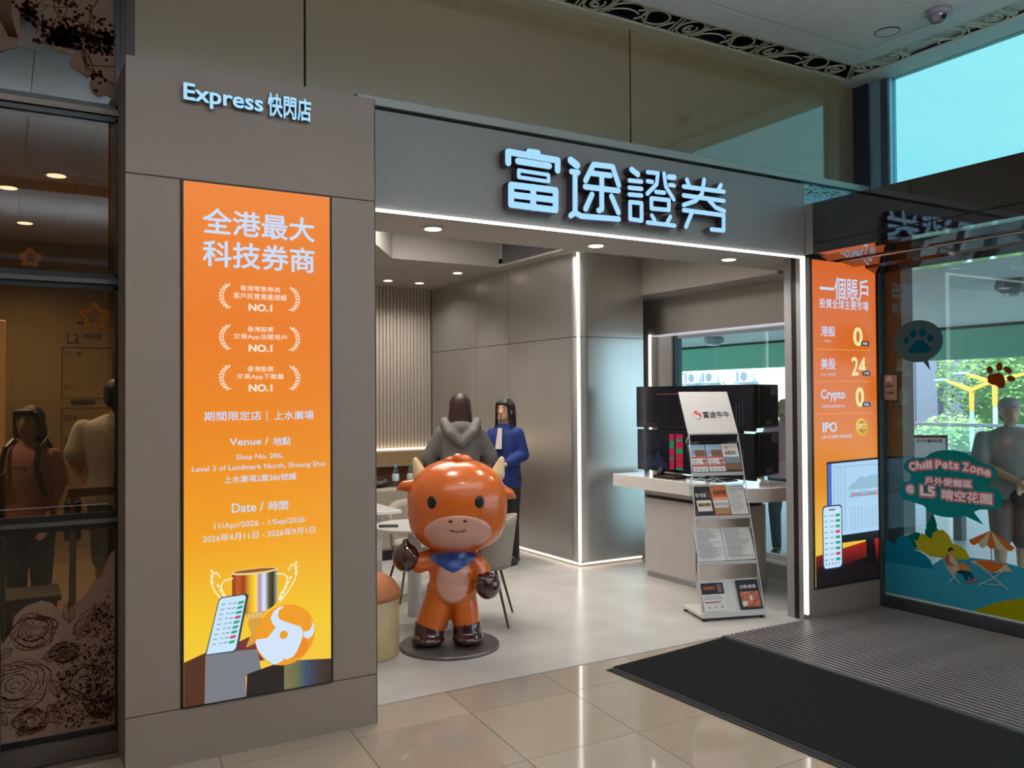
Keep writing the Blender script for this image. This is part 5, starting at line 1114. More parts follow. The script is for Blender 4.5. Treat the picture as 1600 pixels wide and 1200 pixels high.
# shrink the facial pieces onto the real head surface
from mathutils.bvhtree import BVHTree
def surf_of(name):
    o = [c for c in sc.children if c.name.split('.')[0] == name][0]; me = o.data
    bv = BVHTree.FromPolygons([v.co for v in me.vertices], [tuple(p.vertices) for p in me.polygons])
    def f(x, z):
        h = bv.ray_cast(Vector((x, -2, z)), Vector((0, 1, 0)))
        return h[0].y if h[0] is not None else 0
    return f
hs, bs = surf_of('head'), surf_of('body')
patch('muzzle', .055, .765, .225, .115, PNK, hs, .004, 36, 10)
patch('belly_patch', .022, .435, .112, .145, PNK, bs, .004, 28, 10, 1.05)
for x in (-.105, .19): patch('eye', x, .955, .034, .046, BLACK, hs, .005, 20, 4)
for x in (.01, .10): patch('nostril', x, .84, .018, .012, MAR, hs, .008, 14, 3)
vs = [(.055 + .05 * (i / 10 * 2 - 1), 0, .785 - .010 * (1 - (i / 5 - 1) ** 2)) for i in range(11)]
MB().tube([(x, hs(x, z) - .006, z) for x, _, z in vs], .005, MAR, 8).build('mouth', sc, True, True)
mb = MB(); vs = []; nx = 12
for j in range(7):
    for i in range(nx + 1):
        u = -1 + 2 * i / nx; v = j / 6; w = .150 * (1 - v ** 1.8); x = .025 + u * w; z = .612 - v * .118 - .012 * u * u * (1 - v)
        vs.append((x, min(bs(x, z) - .008, -.05), z))
mb.add(vs, [(j * (nx + 1) + i, j * (nx + 1) + i + 1, (j + 1) * (nx + 1) + i + 1, (j + 1) * (nx + 1) + i) for j in range(6) for i in range(nx)], mat('scarf_blue', (20, 66, 150), .3, coat=.4)).build('neck_scarf', sc, True, True)
blob('hand', [('e', (-.275, -.055, .585), (.088, .075, .092)), ('c', (-.28, -.06, .655), (-.275, -.06, .69), .026, .022), ('c', (-.24, -.11, .615), (-.225, -.125, .60), .03, .028)], MAR, sc, .009, 2)
blob('hand', [('e', (.245, -.10, .405), (.080, .072, .088)), ('c', (.20, -.13, .46), (.21, -.14, .45), .03, .03)], MAR, sc, .009, 2)
blob('hoof', [('c', (-.130, -.01, .115), (-.134, -.02, .065), .104, .100), ('e', (-.138, -.035, .06), (.112, .115, .045))], MAR, sc, .010, 2)
blob('hoof', [('c', (.112, -.01, .125), (.114, -.02, .065), .096, .094), ('e', (.118, -.035, .06), (.104, .112, .045))], MAR, sc, .010, 2)

# ================================================================== LEFT CORRIDOR BEHIND SMOKED GLASS
CW = mat('corridor_wall', (150, 128, 88), .6, noise=.05)
struct(MB().box(-6, 1.56, 10.5, 10.6, 0, 3.4, CW).box(1.5, 1.56, 4.5, 10.5, 0, 3.4, CW).box(-4.1, -4, 4.5, 10.5, 0, 3.4, CW).build('wall_corridor'), 'tan corridor wall behind the smoked glass', 'wall')
co = struct(MB().box(-4, 1.5, 4.5, 10.5, 3.32, 3.40, mat('corridor_ceiling', (186, 160, 130), .7, noise=.04, nscale=3)).build('ceiling_corridor'), 'tan panelled corridor ceiling', 'ceiling')
for a, b in ((-4, -2.2), (-2.2, -.9), (-.9, .52), (.52, 1.5)):
    for c, d in ((4.5, 8.0), (8.0, 10.5)): MB().box(a + .004, b - .004, c + .004, d - .004, 3.30, 3.32, MATS['corridor_ceiling']).build('panel', co)
for (x, y), w in zip(((.36, 7.3), (.05, 7.9), (.2, 9.4), (-.8, 6.5), (-.8, 8.8)), ('nearest the pillar', 'at the left picture edge', 'above the directory', 'out of frame near', 'out of frame far')):
    clone(dl, (x, y, 3.30), 0, 'corridor ceiling downlight ' + w, 'corridor downlights')
# directory lettering on the far wall
dr = thing('wall_directory', 'floor directory printed on the tan corridor wall with a red arrow', 'sign', (.75, 10.49, 1.5))
DINK = mat('directory_ink', (52, 40, 24), .6); DRED = mat('directory_red', (130, 40, 24), .6)
dt = lambda s_, a, b, z0, z1, m=DINK, bo=.0: text('lettering', s_, FA, 10.488, a, b, z0, z1, m, dr, bo)
flat('arrow', FA, 10.488, [(.72, 2.46), (.86, 2.46), (.86, 2.485), (.94, 2.445), (.86, 2.405), (.86, 2.43), (.72, 2.43)], DRED, dr)
dt('L2', .62, .74, 2.22, 2.33); dt('特別展覽', .78, .96, 2.27, 2.33, DINK, .01)
dt('L1', .60, .65, 2.09, 2.13); dt('G', .72, .76, 2.08, 2.13, DINK, .02); dt('B1', .60, .65, 1.72, 1.77); dt('B2 P', .60, .72, 1.38, 1.44, DINK, .01); dt('B3 P', .60, .72, 1.14, 1.20, DINK, .01)
for z0, z1 in ((1.62, 2.18), (1.02, 1.52)):
    flat('frame_line', FA, 10.488, [(.57, z1), (1.08, z1), (1.08, z1 - .008), (.57, z1 - .008)], DINK, dr); flat('frame_line', FA, 10.488, [(.57, z0), (1.08, z0), (1.08, z0 + .008), (.57, z0 + .008)], DINK, dr)
    flat('frame_line', FA, 10.488, [(.57, z0), (.578, z0), (.578, z1), (.57, z1)], DINK, dr); flat('frame_line', FA, 10.488, [(1.072, z0), (1.08, z0), (1.08, z1), (1.072, z1)], DINK, dr)
flat('heading_bar', FA, 10.488, [(.66, 1.56), (.90, 1.56), (.90, 1.60), (.66, 1.60)], DINK, dr)
WOOD = mat('pale_wood', (150, 104, 58), .5, noise=.15, nscale=12, stretch=(1, 1, .2)); DKW = mat('dark_wood', (50, 30, 18), .5, noise=.15)
ws = thing('wooden_stand', 'pale wooden trestle stand behind the smoked glass in front of the man', 'stand', (.42, 5.55, 0))
MB().prism([(.335, 0), (.375, 0), (.375, 1.10), (.345, 1.10)], (0, 5.52, 0), (1, 0, 0), (0, 0, 1), (0, .04, 0), WOOD).build('post', ws, bevel=.003)
MB().prism([(.60, 0), (.64, 0), (.60, 1.18), (.57, 1.18)], (0, 5.52, 0), (1, 0, 0), (0, 0, 1), (0, .04, 0), WOOD).build('post', ws, bevel=.003)
MB().box(.33, .60, 5.505, 5.52, 1.05, 1.10, WOOD).build('rail', ws, bevel=.003); MB().box(.33, .62, 5.505, 5.52, .40, .445, WOOD).build('rail', ws, bevel=.003); MB().box(.33, .62, 5.505, 5.52, .28, .32, WOOD).build('rail', ws, bevel=.003)
pb_ = thing('planter_box', 'dark wooden box low behind the rose printed pane', 'box', (.12, 5.45, 0))
MB().box(-.15, .27, 5.3, 5.6, 0, .52, DKW).box(-.17, .29, 5.28, 5.62, .52, .55, DKW).build('body', pb_, bevel=.004)
gp = thing('screen_edge', 'brown framed panel edge at the far left behind the glass', 'panel', (-.06, 5.2, 0))
MB().box(-.30, .022, 5.18, 5.22, .02, 1.22, mat('panel_olive', (70, 58, 40), .5, noise=.05)).box(.015, .026, 5.17, 5.23, 0, 1.23, WOOD).build('body', gp)
cp = thing('tan_column', 'pale tan column at the far left of the corridor', 'column', (-.15, 9.5, 0))
MB().box(-.45, .045, 9.4, 9.7, 0, 2.36, mat('column_tan', (190, 150, 96), .5, noise=.04)).build('shaft', cp, bevel=.01)
fp = thing('barrier_post', 'slim dark metal post at the extreme lower left corner', 'post', (-.008, 4.15, 0))
MB().cyl((-.012, 4.15, .012), (-.012, 4.15, 1.02), .018, .018, mat('post_teal', (50, 66, 72), .3, .7)).cyl((-.012, 4.15, 1.02), (-.012, 4.15, 1.04), .022, .022, MATS['post_teal']).build('shaft', fp, smooth=True)
MB().lathe([(.09, 0), (.09, .006), (.02, .014), (0, .014)], (-.012, 4.15, 0), MATS['post_teal'], 24).build('base', fp)

# ================================================================== PEOPLE
HAIRB = mat('hair_black', (16, 12, 12), .5, noise=.2, nscale=40, stretch=(4, 4, .5)); HAIRR = mat('hair_dark_brown', (52, 26, 20), .45, noise=.25, nscale=40, stretch=(4, 4, .5))
def person(label, loc, rz, H, arms, top, topname, legs, legname, hair, hairm, sleeve='short', build=1.0, hem=.86, female=True, shorts=False, face=True, loose=0, legpose=None, shoe=(30, 28, 30)):
    """faces -y locally; arms = ((elbow, wrist) left, right) for a 1.7 m body"""
    t = thing('person', label, 'person', (loc[0], loc[1], loc[2] if len(loc) > 2 else 0), rz)
    k = H / 1.7; S = lambda *p: Vector(p) * k
    b = build; sh = (.165 if female else .19) * b
    V = .0105
    lp = legpose or (((-.085, 0, .47), (-.09, .02, .08)), ((.085, 0, .47), (.09, .02, .08)))
    LF = lambda rows, dx=0: ('l', [(z * k, 0, cy * k, (rx + dx) * k, (ry + dx * .8) * k) for z, cy, rx, ry in rows])
    TR = [(.84, 0, .12 * b, .09 * b), (.92, .005, .160 * b, .115 * b), (1.0, 0, .150 * b, .105 * b), (1.12, 0, .122 * b, .090 * b), (1.26, 0, sh * .93, .105 * b), (1.37, .005, sh * 1.0, .088 * b), (1.425, .01, sh * .62, .060), (1.455, .01, .056, .052)]
    P = [LF(TR), ('c', S(0, .01, 1.40), S(0, -.005, 1.50), .053 * k, .048 * k)]
    for sgn, (kn, an) in zip((-1, 1), lp):
        P += [('c', S(sgn * .085, 0, .90), S(*kn), .085 * k * b, .055 * k * b), ('c', S(*kn), S(*an), .053 * k * b, .035 * k), ('e', S(an[0], an[1] - .055, .04), S(.042, .115, .04))]
    for sgn, (el, wr) in zip((-1, 1), arms):
        s0 = S(sgn * sh, 0, 1.375); e, w = S(*el), S(*wr); d = (w - e).normalized()
        P += [('c', s0 + Vector((0, 0, -.015 * k)), e, .044 * k * b, .038 * k * b), ('c', e, w, .038 * k * b, .026 * k)]
        pc = w + d * .045 * k; P.append(('e', pc, S(.034, .022, .045) if abs(d.z) > .7 else S(.035, .045, .026)))
        sd = d.orthogonal().normalized() if abs(d.z) < .7 else Vector((0, -1, 0))
        sd = Vector((0, 1, 0)).cross(d).normalized() if abs(d.y) < .8 else Vector((1, 0, 0))
        cur = Vector((0, 0, -1)) if abs(d.z) < .7 else Vector((0, -1, 0)).lerp(Vector((0, -1, 0)), 1)
        for f, L in zip((-1.5, -.5, .5, 1.5), (.060, .072, .068, .052)):
            r0 = pc + d * .030 * k + sd * f * .0175 * k; m1 = r0 + (d + cur * .15).normalized() * L * .5 * k; m2 = m1 + (d + cur * .75).normalized() * L * .5 * k
            P += [('c', r0, m1, .0095 * k, .0088 * k), ('c', m1, m2, .0088 * k, .0075 * k)]
        q = w + d * .02 * k; P += [('c', q, q + (d * .5 + sd * sgn * -1).normalized() * .045 * k, .012 * k, .010 * k), ('c', q + (d * .5 + sd * sgn * -1).normalized() * .045 * k, q + (d * 1.2 + sd * sgn * -1).normalized() * .065 * k, .010 * k, .0085 * k)]
    hz = 1.585
    P += [('e', S(0, 0, hz + .02), S(.080, .097, .102)), ('e', S(0, -.022, hz - .045), S(.060, .070, .066)), ('c', S(0, -.085, hz + .012), S(0, -.102, hz - .015), .010 * k, .014 * k),
          ('e', S(-.076, .008, hz), S(.010, .018, .028)), ('e', S(.076, .008, hz), S(.010, .018, .028)), ('e', S(0, -.075, hz - .055), S(.022, .012, .010))]
    blob('body', P, SKINM, t, V, 2)
    if face:
        for sx_ in (-1, 1):
            MB().ell(S(sx_ * .030, -.083, hz + .018), S(.011, .008, .006), mat('eye_dark', (20, 14, 12), .3), 12, 8).build('eye', t, True, True)
            MB().tube([S(sx_ * .016, -.092, hz + .040), S(sx_ * .03, -.092, hz + .045), S(sx_ * .046, -.083, hz + .038)], .003 * k, HAIRB, 6).build('eyebrow', t, True)
        MB().ell(S(0, -.087, hz - .052), S(.020, .006, .005), mat('lips', (150, 80, 74), .5), 12, 6).build('mouth', t, True, True)
    # upper garment
    tm = mat(topname, top, .8, noise=.08, nscale=14, bump=.35, bscale=24)
    g = .010 + loose * .45
    TT_ = [(hem, 0, .158 * b + loose, .115 * b + loose), (hem + .08, 0, .160 * b + loose, .118 * b + loose), (1.06, 0, .140 * b + loose * 1.1, .104 * b + loose), (1.20, 0, sh * .92 + loose * .7, .108 * b + loose * .8), (1.33, .003, sh * 1.02 + loose * .4, .100 * b + loose * .5), (1.39, .006, sh * .96 + .004, .082 * b + loose * .3), (1.435, .01, sh * .58, .062), (1.462, .01, .064, .058)]
    G = [LF(TT_, .010)]
    for sgn, (el, wr) in zip((-1, 1), arms):
        s0 = S(sgn * sh, 0, 1.375); e, w = S(*el), S(*wr)
        s0 = s0 + Vector((0, 0, -.018 * k))
        if sleeve == 'short': G.append(('c', s0, s0.lerp(e, .72), (.044 * b + g) * k, (.048 * b + g * 1.4) * k))
        else: G += [('c', s0, e, (.045 * b + g) * k, (.043 * b + g * 1.3) * k), ('c', e, e.lerp(w, .96), (.043 * b + g * 1.3) * k, (.032 + g) * k)]
    blob('top', G, tm, t, .012, 2)
    lm = mat(legname, legs, .8, noise=.08, nscale=14, bump=.2, bscale=24)
    G = [('e', S(0, 0, .93), S(.168 * b, .124 * b, .12))]
    for sgn, (kn, an) in zip((-1, 1), lp):
        G.append(('c', S(sgn * .088, 0, .90), S(*kn), .098 * k * b, .070 * k * b))
        if not shorts: G.append(('c', S(*kn), S(*an) + Vector((0, 0, .02 * k)), .066 * k * b, .052 * k))
    blob('trousers', G, lm, t, .013, 2)
    for sgn, (kn, an) in zip((-1, 1), lp):
        blob('shoe', [('e', S(an[0], an[1] - .06, .040), S(.050, .130, .040)), ('e', S(an[0], an[1] + .02, .055), S(.045, .055, .055))], mat('shoe_%d' % shoe[0], shoe, .5), t, .012, 1)
    if hair == 'long':
        G = [LF([(hz - .28, .085, .095, .035), (hz - .20, .075, .108, .050), (hz - .08, .050, .108, .066), (hz + .02, .030, .100, .092), (hz + .09, .022, .086, .086), (hz + .135, .020, .045, .048)])]
        G += [('c', S(s_ * .078, .0, hz + .05), S(s_ * .090, -.01, hz - .17), .024 * k, .022 * k) for s_ in (-1, 1)]
    elif hair == 'fringe':
        G = [LF([(hz - .24, .075, .070, .030), (hz - .16, .065, .094, .046), (hz - .04, .050, .098, .064), (hz + .04, .028, .097, .092), (hz + .09, .022, .084, .088), (hz + .132, .018, .045, .050)])]
        G += [('c', S(s_ * .066, -.055, hz + .07), S(s_ * .084, -.045, hz - .11), .020 * k, .013 * k) for s_ in (-1, 1)] + [('c', S(s_ * .084, -.03, hz - .1), S(s_ * .09, -.05, hz - .23), .020 * k, .018 * k) for s_ in (-1, 1)] + [('c', S(-.045, -.080, hz + .088), S(.05, -.080, hz + .080), .020 * k, .020 * k)]
    elif hair == 'bob':
        G = [('e', S(0, .020, hz + .035), S(.096, .100, .104)), ('e', S(0, .045, hz - .045), S(.102, .074, .10))] + [('c', S(s_ * .07, -.045, hz + .07), S(s_ * .085, -.01, hz - .08), .024 * k, .022 * k) for s_ in (-1, 1)] + [('c', S(-.05, -.080, hz + .088), S(.05, -.080, hz + .088), .022 * k, .022 * k)]
    else:
        G = [('e', S(0, .024, hz + .028), S(.086, .092, .098)), ('e', S(0, .045, hz - .02), S(.080, .060, .07))]
    blob('hair', G, hairm, t, .010, 1)
    return t, S
HANG = lambda s_: ((s_ * .23, .02, 1.12), (s_ * .24, -.03, .88))
# 1: hoodie, seen from behind
p1, S = person('person seen from behind in a washed grey hoodie with long dark brown hair', (3.52, 6.85), radians(158), 1.62, (((-.29, -.06, 1.12), (-.10, -.28, 1.06)), ((.29, -.06, 1.12), (.12, -.28, 1.08))),
    (104, 100, 94), 'hoodie_grey', (36, 34, 40), 'jeans_dark', 'long', HAIRR, 'long', 1.02, .84, True, loose=.030)
blob('hood', [('c', S(-.15, .03, 1.455), S(-.10, .135, 1.36), .045, .05), ('c', S(.15, .03, 1.455), S(.10, .135, 1.36), .045, .05), ('c', S(-.10, .135, 1.36), S(0, .155, 1.27), .05, .045), ('c', S(.10, .135, 1.36), S(0, .155, 1.27), .05, .045), ('e', S(0, .10, 1.40), S(.13, .06, .07))], MATS['hoodie_grey'], p1, .012, 2)
# 2: blue jacket facing the viewer
p2, S = person('smiling person with long dark hair in a royal blue jacket beside the silver wall', (4.20, 7.22), radians(-58), 1.575, (((-.22, -.06, 1.12), (-.06, -.24, 1.10)), ((.20, .02, 1.13), (.12, -.18, 1.06))),
    (18, 42, 108), 'jacket_blue', (20, 20, 24), 'trousers_black', 'fringe', HAIRB, 'long', .92, .80, True, loose=.018)
MB().prism([(-.035, 0), (.035, 0), (.022, .20), (-.022, .20)], S(0, -.152, 1.20), (1, 0, 0), Vector((0, .20, 1)).normalized(), (0, -.006, 0), mat('inner_shirt', (200, 186, 180), .7)).build('inner_shirt', p2, True)
MB().prism([(-.02, 0), (.02, 0), (.02, .03), (-.02, .03)], S(-.09, -.150, 1.22), (1, 0, 0), (0, .05, 1), (0, -.004, 0), mat('badge_grey', (170, 180, 200), .5)).build('chest_badge', p2, True)
# 3: woman in pink behind smoked glass
p3, S = person('person with bobbed black hair in a pink t-shirt carrying a backpack', (.165, 6.45), radians(-28), 1.55, (HANG(-1), ((.20, .02, 1.12), (.17, -.10, .90))),
    (214, 150, 140), 'tee_pink', (34, 30, 34), 'slacks_black', 'bob', HAIRB, 'short', 1.0, .86, True, loose=.018)
for s_ in (-1, 1): MB().tube([S(s_ * .11, .10, 1.40), S(s_ * .115, .0, 1.475), S(s_ * .115, -.10, 1.42), S(s_ * .12, -.145, 1.28), S(s_ * .15, -.09, 1.08)], .017, BLACK, 8).build('backpack_strap', p3, True)
blob('backpack', [('e', S(0, .20, 1.20), S(.14, .09, .21)), ('e', S(0, .25, 1.12), S(.10, .06, .12))], mat('backpack_black', (24, 22, 24), .7, bump=.3), p3, .014, 2)
MB().prism([(-.03, 0), (.03, 0), (.025, .07), (-.02, .07)], S(0, -.165, 1.14), (1, 0, 0), (0, 0, 1), (0, -.004, 0), mat('lanyard_card', (205, 180, 150), .5)).build('lanyard_card', p3, True)
text('lettering', 'day', None, 0, -.05, .05, 0, .04, BLACK, p3, .0, O=MW[p3.name] @ S(.02, -.17, 1.26), U=MW[p3.name].to_3x3() @ Vector((1, 0, 0)), V=(0, 0, 1))
MB().lathe([(.030, 0), (.031, .006), (.030, .012)], S(.175, -.085, .925), mat('bracelet', (220, 180, 150), .3, .5), 16).build('bracelet', p3, True)
# 4: man from behind
p4, S = person('person seen from behind in a white polo shirt with thinning dark hair', (.72, 6.75), radians(166), 1.745, (HANG(-1), ((.26, .03, 1.14), (.22, -.16, .98))),
    (186, 182, 172), 'polo_white', (104, 100, 104), 'shorts_grey', 'short', HAIRB, 'short', 1.12, .84, False, shorts=True, loose=.028)
MB().lathe([(.062, 0), (.070, .012), (.064, .03)], S(0, .005, 1.432), mat('collar_navy', (26, 26, 44), .7), 24).build('collar', p4, True, True)
bb = thing('sling_bag', 'black sling bag hanging at the hip of the man in white', 'bag', (.405, 6.25, 0))
MB().box(.355, .455, 6.20, 6.28, .70, .95, mat('bag_nylon', (16, 14, 16), .5, bump=.3)).build('pouch', bb, bevel=.02, seg=3); MB().tube([(.36, 6.24, .94), (.40, 6.30, 1.02), (.45, 6.24, .94)], .006, BLACK).build('strap', bb)
# 5: partly visible person at the far left edge
person('person in black with glasses cut by the left picture edge', (-.28, 6.7), radians(20), 1.60, (HANG(-1), HANG(1)), (26, 20, 24), 'top_black', (30, 26, 30), 'slacks_black', 'bob', HAIRB, 'short', 1.0, .84, True)
# 6: capped person on the terrace behind the door
p6, S = person('elderly person in a pale cap and grey t-shirt standing outside behind the glass door', (6.95, 3.92), radians(-48), 1.56, (((-.25, -.05, 1.14), (-.02, -.24, 1.02)), ((.25, -.02, 1.10), (.06, -.22, .98))),
    (136, 140, 136), 'tee_grey', (112, 92, 88), 'shorts_mauve', 'short', HAIRB, 'short', 1.12, .84, False, shorts=True, loose=.02)
blob('cap', [('e', S(0, .012, 1.665), S(.090, .100, .050)), ('e', S(0, .012, 1.64), S(.092, .103, .035)), ('e', S(0, -.12, 1.632), S(.062, .06, .009))], mat('cap_pale', (176, 172, 166), .8, noise=.05), p6, .008, 1)
MB().lathe([(.031, 0), (.034, .008), (.034, .026), (.031, .034)], S(.09, -.20, .985), BLACK, 16).build('wrist_watch', p6, True)
blob('waist_bag', [('e', S(.05, -.17, .86), S(.10, .05, .08))], mat('bag_navy', (30, 40, 50), .6), p6, .012, 1)
# 7: pink shirted person passing outside the shop window
p7, S = person('person in a pink shirt and dark trousers walking past outside the shop window', (6.80, 6.10), radians(-60), 1.56, (HANG(-1), HANG(1)), (206, 150, 172), 'shirt_rose', (38, 44, 54), 'trousers_charcoal', 'short', HAIRB, 'short', 1.0, .84, True,
    loose=.02, legpose=(((-.085, -.12, .48), (-.09, -.02, .08)), ((.085, .05, .47), (.09, .22, .10))))

# ================================================================== TERRACE AND BEYOND
struct(MB().box(5.9, 14.0, -8, 22, -.08, -.004, TERR).build('floor_terrace'), 'pale paved terrace outside the doors', 'floor')
tf_ = bpy.data.objects['floor_terrace']
PLK = mat('terrace_plank', (212, 216, 220), .4, noise=.04); mb = MB()
for i in range(52):
    x = 5.93 + i * .155; mb.box(x, x + .148, -8, 22, -.004, 0, PLK)
mb.build('paving_strips', tf_)['kind'] = 'stuff'
SOF = mat('terrace_soffit', (212, 216, 208), .7, noise=.03, nscale=1.5)
struct(MB().box(5.86, 14.0, -1.4, 22, 2.75, 2.93, SOF).build('ceiling_terrace'), 'pale soffit over the terrace', 'ceiling')
GRNB = mat('beam_green', (96, 164, 134), .6, noise=.04, nscale=1.5)
struct(MB().box(13.86, 14.1, -1.4, 22, 2.20, 2.735, GRNB).box(13.84, 13.86, -8, 22, 2.70, 2.75, DARKM).build('trim_12'), 'green painted edge beam of the terrace', 'beam')
rl = thing('terrace_railing', 'steel and glass railing along the far edge of the terrace', 'railing', (13.7, 6, 0))
MB().tube([(13.7, -8, 1.10), (13.7, 22, 1.10)], .028, ALU, 10).build('top_rail', rl, smooth=True)
MB().tube([(13.7, -8, .62), (13.7, 22, .62)], .05, mat('rail_green', (110, 150, 132), .5), 10).build('mid_rail', rl, smooth=True)
rp0 = None
for i in range(16):
    y = -7 + i * 1.9
    if rp0 is None: rp0 = MB().box(13.68, 13.72, -.03, .03, 0, 1.1, ALU).build('post', rl, True); rp0.data.transform(Matrix.Translation((-13.7, 0, 0))); o = rp0
    else: o = rp0.copy(); COL.objects.link(o)
    o.location = (0, y - 6, 0)
MB().box(13.695, 13.705, -8, 22, .1, 1.05, glass('rail_glass', (.80, .90, .88))).build('glass_infill', rl)
def lightbox(x, y, lab):
    t = thing('soffit_lamp', lab, 'lamp', (x, y, 2.75)); k = mat('lamp_grey', (130, 134, 132), .5)
    MB().lathe([(.17, 0), (.19, -.05), (.19, -.09), (.12, -.14), (0, -.14)][::-1], (0, 0, 0), k, 8).build('housing', t, True); MB().lathe([(.13, -.09), (.11, -.17), (0, -.17)][::-1], (0, 0, 0), mat('lamp_lens', (176, 186, 186), .3), 8).build('lens', t, True)
lightbox(11.9, 12.4, 'octagonal grey soffit lamp seen through the shop window'); lightbox(8.75, 4.86, 'octagonal dark soffit lamp seen through the glass door')
sgn = thing('standing_sign', 'black framed white notice board on a post outside the door', 'sign', (8.35, 5.55, 0))
sgo = Matrix.Rotation(radians(-40), 4, 'Z')
def loc8(name, x0, x1, y0, y1, z0, z1, m):
    o = MB().box(x0, x1, y0, y1, z0, z1, m).build(name, sgn, True); o.data.transform(sgo); return o
loc8('frame', -.18, .18, 0, .025, .66, 1.18, BLACK); loc8('board', -.16, .16, -.004, .0, .69, 1.15, mat('board_white', (206, 212, 214), .6)); loc8('post', -.035, .035, .0, .03, .02, .66, DARKM); loc8('foot', -.17, .17, -.12, .16, 0, .02, DARKM)
text('lettering', '戶外寵物區', None, 0, -.13, .13, 1.10, 1.14, BLACK, sgn, .02, O=Vector((8.35, 5.55, 0)) + sgo @ Vector((0, -.005, 0)), U=sgo @ Vector((1, 0, 0)), V=(0, 0, 1))
bl = thing('bollard', 'grey terrace post standing behind the teal slogan sticker', 'post', (9.1, 5.7, 0))
MB().box(9.05, 9.15, 5.65, 5.75, 0, .95, mat('bollard_grey', (92, 104, 104), .5)).build('shaft', bl, bevel=.01)
# ground beyond, hedges, buildings, trees, street lamps
struct(MB().box(14.1, 160, -80, 160, -4.2, -4, mat('street_ground', (120, 124, 122), .8, noise=.1)).build('ground_beyond'), 'street level beyond the terrace', 'ground')
GP = mat('tower_panel_grey', (134, 142, 156), .7, noise=.06, nscale=.3); GD2 = mat('tower_panel_dark', (70, 78, 96), .6, noise=.06)
tw = thing('grey_tower', 'tall grey concrete panelled building behind the terrace', 'building', (46, 31, -4))
rb = random.Random(2); y = 27.8
MB().box(45.6, 52, 27.6, 46, -4, 9.5, GP).build('core', tw)
while y < 45:
    w = rb.uniform(.7, 1.7); MB().box(45.0 + rb.uniform(0, .35), 45.6, y, y + w - .06, -4, 9.5, GP if rb.random() < .72 else GD2).build('panel', tw)
    if rb.random() < .6: MB().box(44.98, 45.05, y + w - .35, y + w - .12, rb.uniform(-1, 1), rb.uniform(2.0, 4.5), GD2).build('slot_window', tw)
    y += w
ww = thing('white_block', 'bright white wall with outdoor air conditioners seen through the shop window', 'building', (40, 42, -4))
WW = mat('block_white', (236, 242, 248), .7, noise=.02); LNK = mat('pipe_grey', (120, 132, 142), .6)
MB().box(34.05, 34.3, 27.0, 60, -4, 7.5, WW).build('wall', ww)
ACM = mat('ac_shell', (226, 232, 236), .5); ACF = mat('ac_fan', (130, 140, 150), .6)
def acu(y, z, lab):
    t = thing('air_conditioner', lab, 'air conditioner', (33.6, y, z), 0, 'air conditioners on the white wall')
    MB().box(33.55, 33.93, y - .45, y + .45, z, z + .62, ACM).build('shell', t, bevel=.02)
    MB().cyl((33.55, y - .12, z + .31), (33.54, y - .12, z + .31), .24, .24, ACF, 20).build('fan', t); MB().box(33.54, 33.56, y + .25, y + .40, z + .05, z + .57, ACF).build('vent_slot', t)
    MB().box(33.5, 34.0, y - .6, y + .6, z - .06, z, LNK).build('bracket', t)
for y, lab in ((36.9, 'outdoor air conditioner, left of three on the white wall'), (35.5, 'outdoor air conditioner, middle of three on the white wall'), (32.9, 'outdoor air conditioner, right of three on the white wall')): acu(y, 2.32, lab)
mb = MB()
for pts in ([(34.02, 38.6, 2.9), (34.02, 37.6, 2.9), (34.02, 37.6, 1.6)], [(34.02, 38.3, 2.9), (34.02, 38.3, 1.7)], [(34.02, 34.8, 2.4), (34.02, 34.6, 2.2), (34.02, 33.6, 2.2)], [(34.02, 32.4, 2.4), (34.02, 32.1, 2.1)]): mb.tube(pts, .03, LNK, 6)
mb.build('pipes', ww)['kind'] = 'stuff'
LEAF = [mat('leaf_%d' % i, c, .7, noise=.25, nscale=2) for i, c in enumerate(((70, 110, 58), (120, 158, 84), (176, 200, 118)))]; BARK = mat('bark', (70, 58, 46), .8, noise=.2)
def tree(x, y, z, h, r, lab, n=1500, ls_=.42, seed=0, name='leafy_tree'):
    t = thing(name, lab, 'tree', (x, y, z)); rg = random.Random(seed)
    if h > r: MB().cyl((0, 0, 0), (0, 0, h - r * .5), .22, .12, BARK, 10).build('trunk', t, True)
    mb = MB(); lumps = [(rg.uniform(-.6, .6) * r, rg.uniform(-.7, .7) * r, h + rg.uniform(-.6, .6) * r * .8, r * rg.uniform(.35, .6)) for _ in range(22)]
    for _ in range(n):
        lx, ly, lz, lr = rg.choice(lumps); a, b = rg.uniform(0, 2 * pi), math.acos(rg.uniform(-1, 1))
        c = Vector((lx + lr * sin(b) * cos(a), ly + lr * sin(b) * sin(a), lz + lr * cos(b))); u = Vector((rg.gauss(0, 1), rg.gauss(0, 1), rg.gauss(0, .6))).normalized(); v = u.orthogonal().normalized(); s_ = ls_ * rg.uniform(.5, 1.1)
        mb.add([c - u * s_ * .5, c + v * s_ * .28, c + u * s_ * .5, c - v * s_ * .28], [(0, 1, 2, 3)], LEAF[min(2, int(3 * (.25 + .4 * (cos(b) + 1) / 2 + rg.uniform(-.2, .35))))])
    mb.build('foliage', t, True)
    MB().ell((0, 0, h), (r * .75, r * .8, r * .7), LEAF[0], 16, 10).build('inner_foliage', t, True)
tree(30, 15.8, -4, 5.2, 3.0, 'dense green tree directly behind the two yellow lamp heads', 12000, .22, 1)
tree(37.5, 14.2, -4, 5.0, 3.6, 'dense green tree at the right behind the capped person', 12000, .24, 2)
tree(36, 24.0, -4, 2.0, 2.6, 'lower green tree left of the lamps in front of the grey tower', 5000, .20, 3)
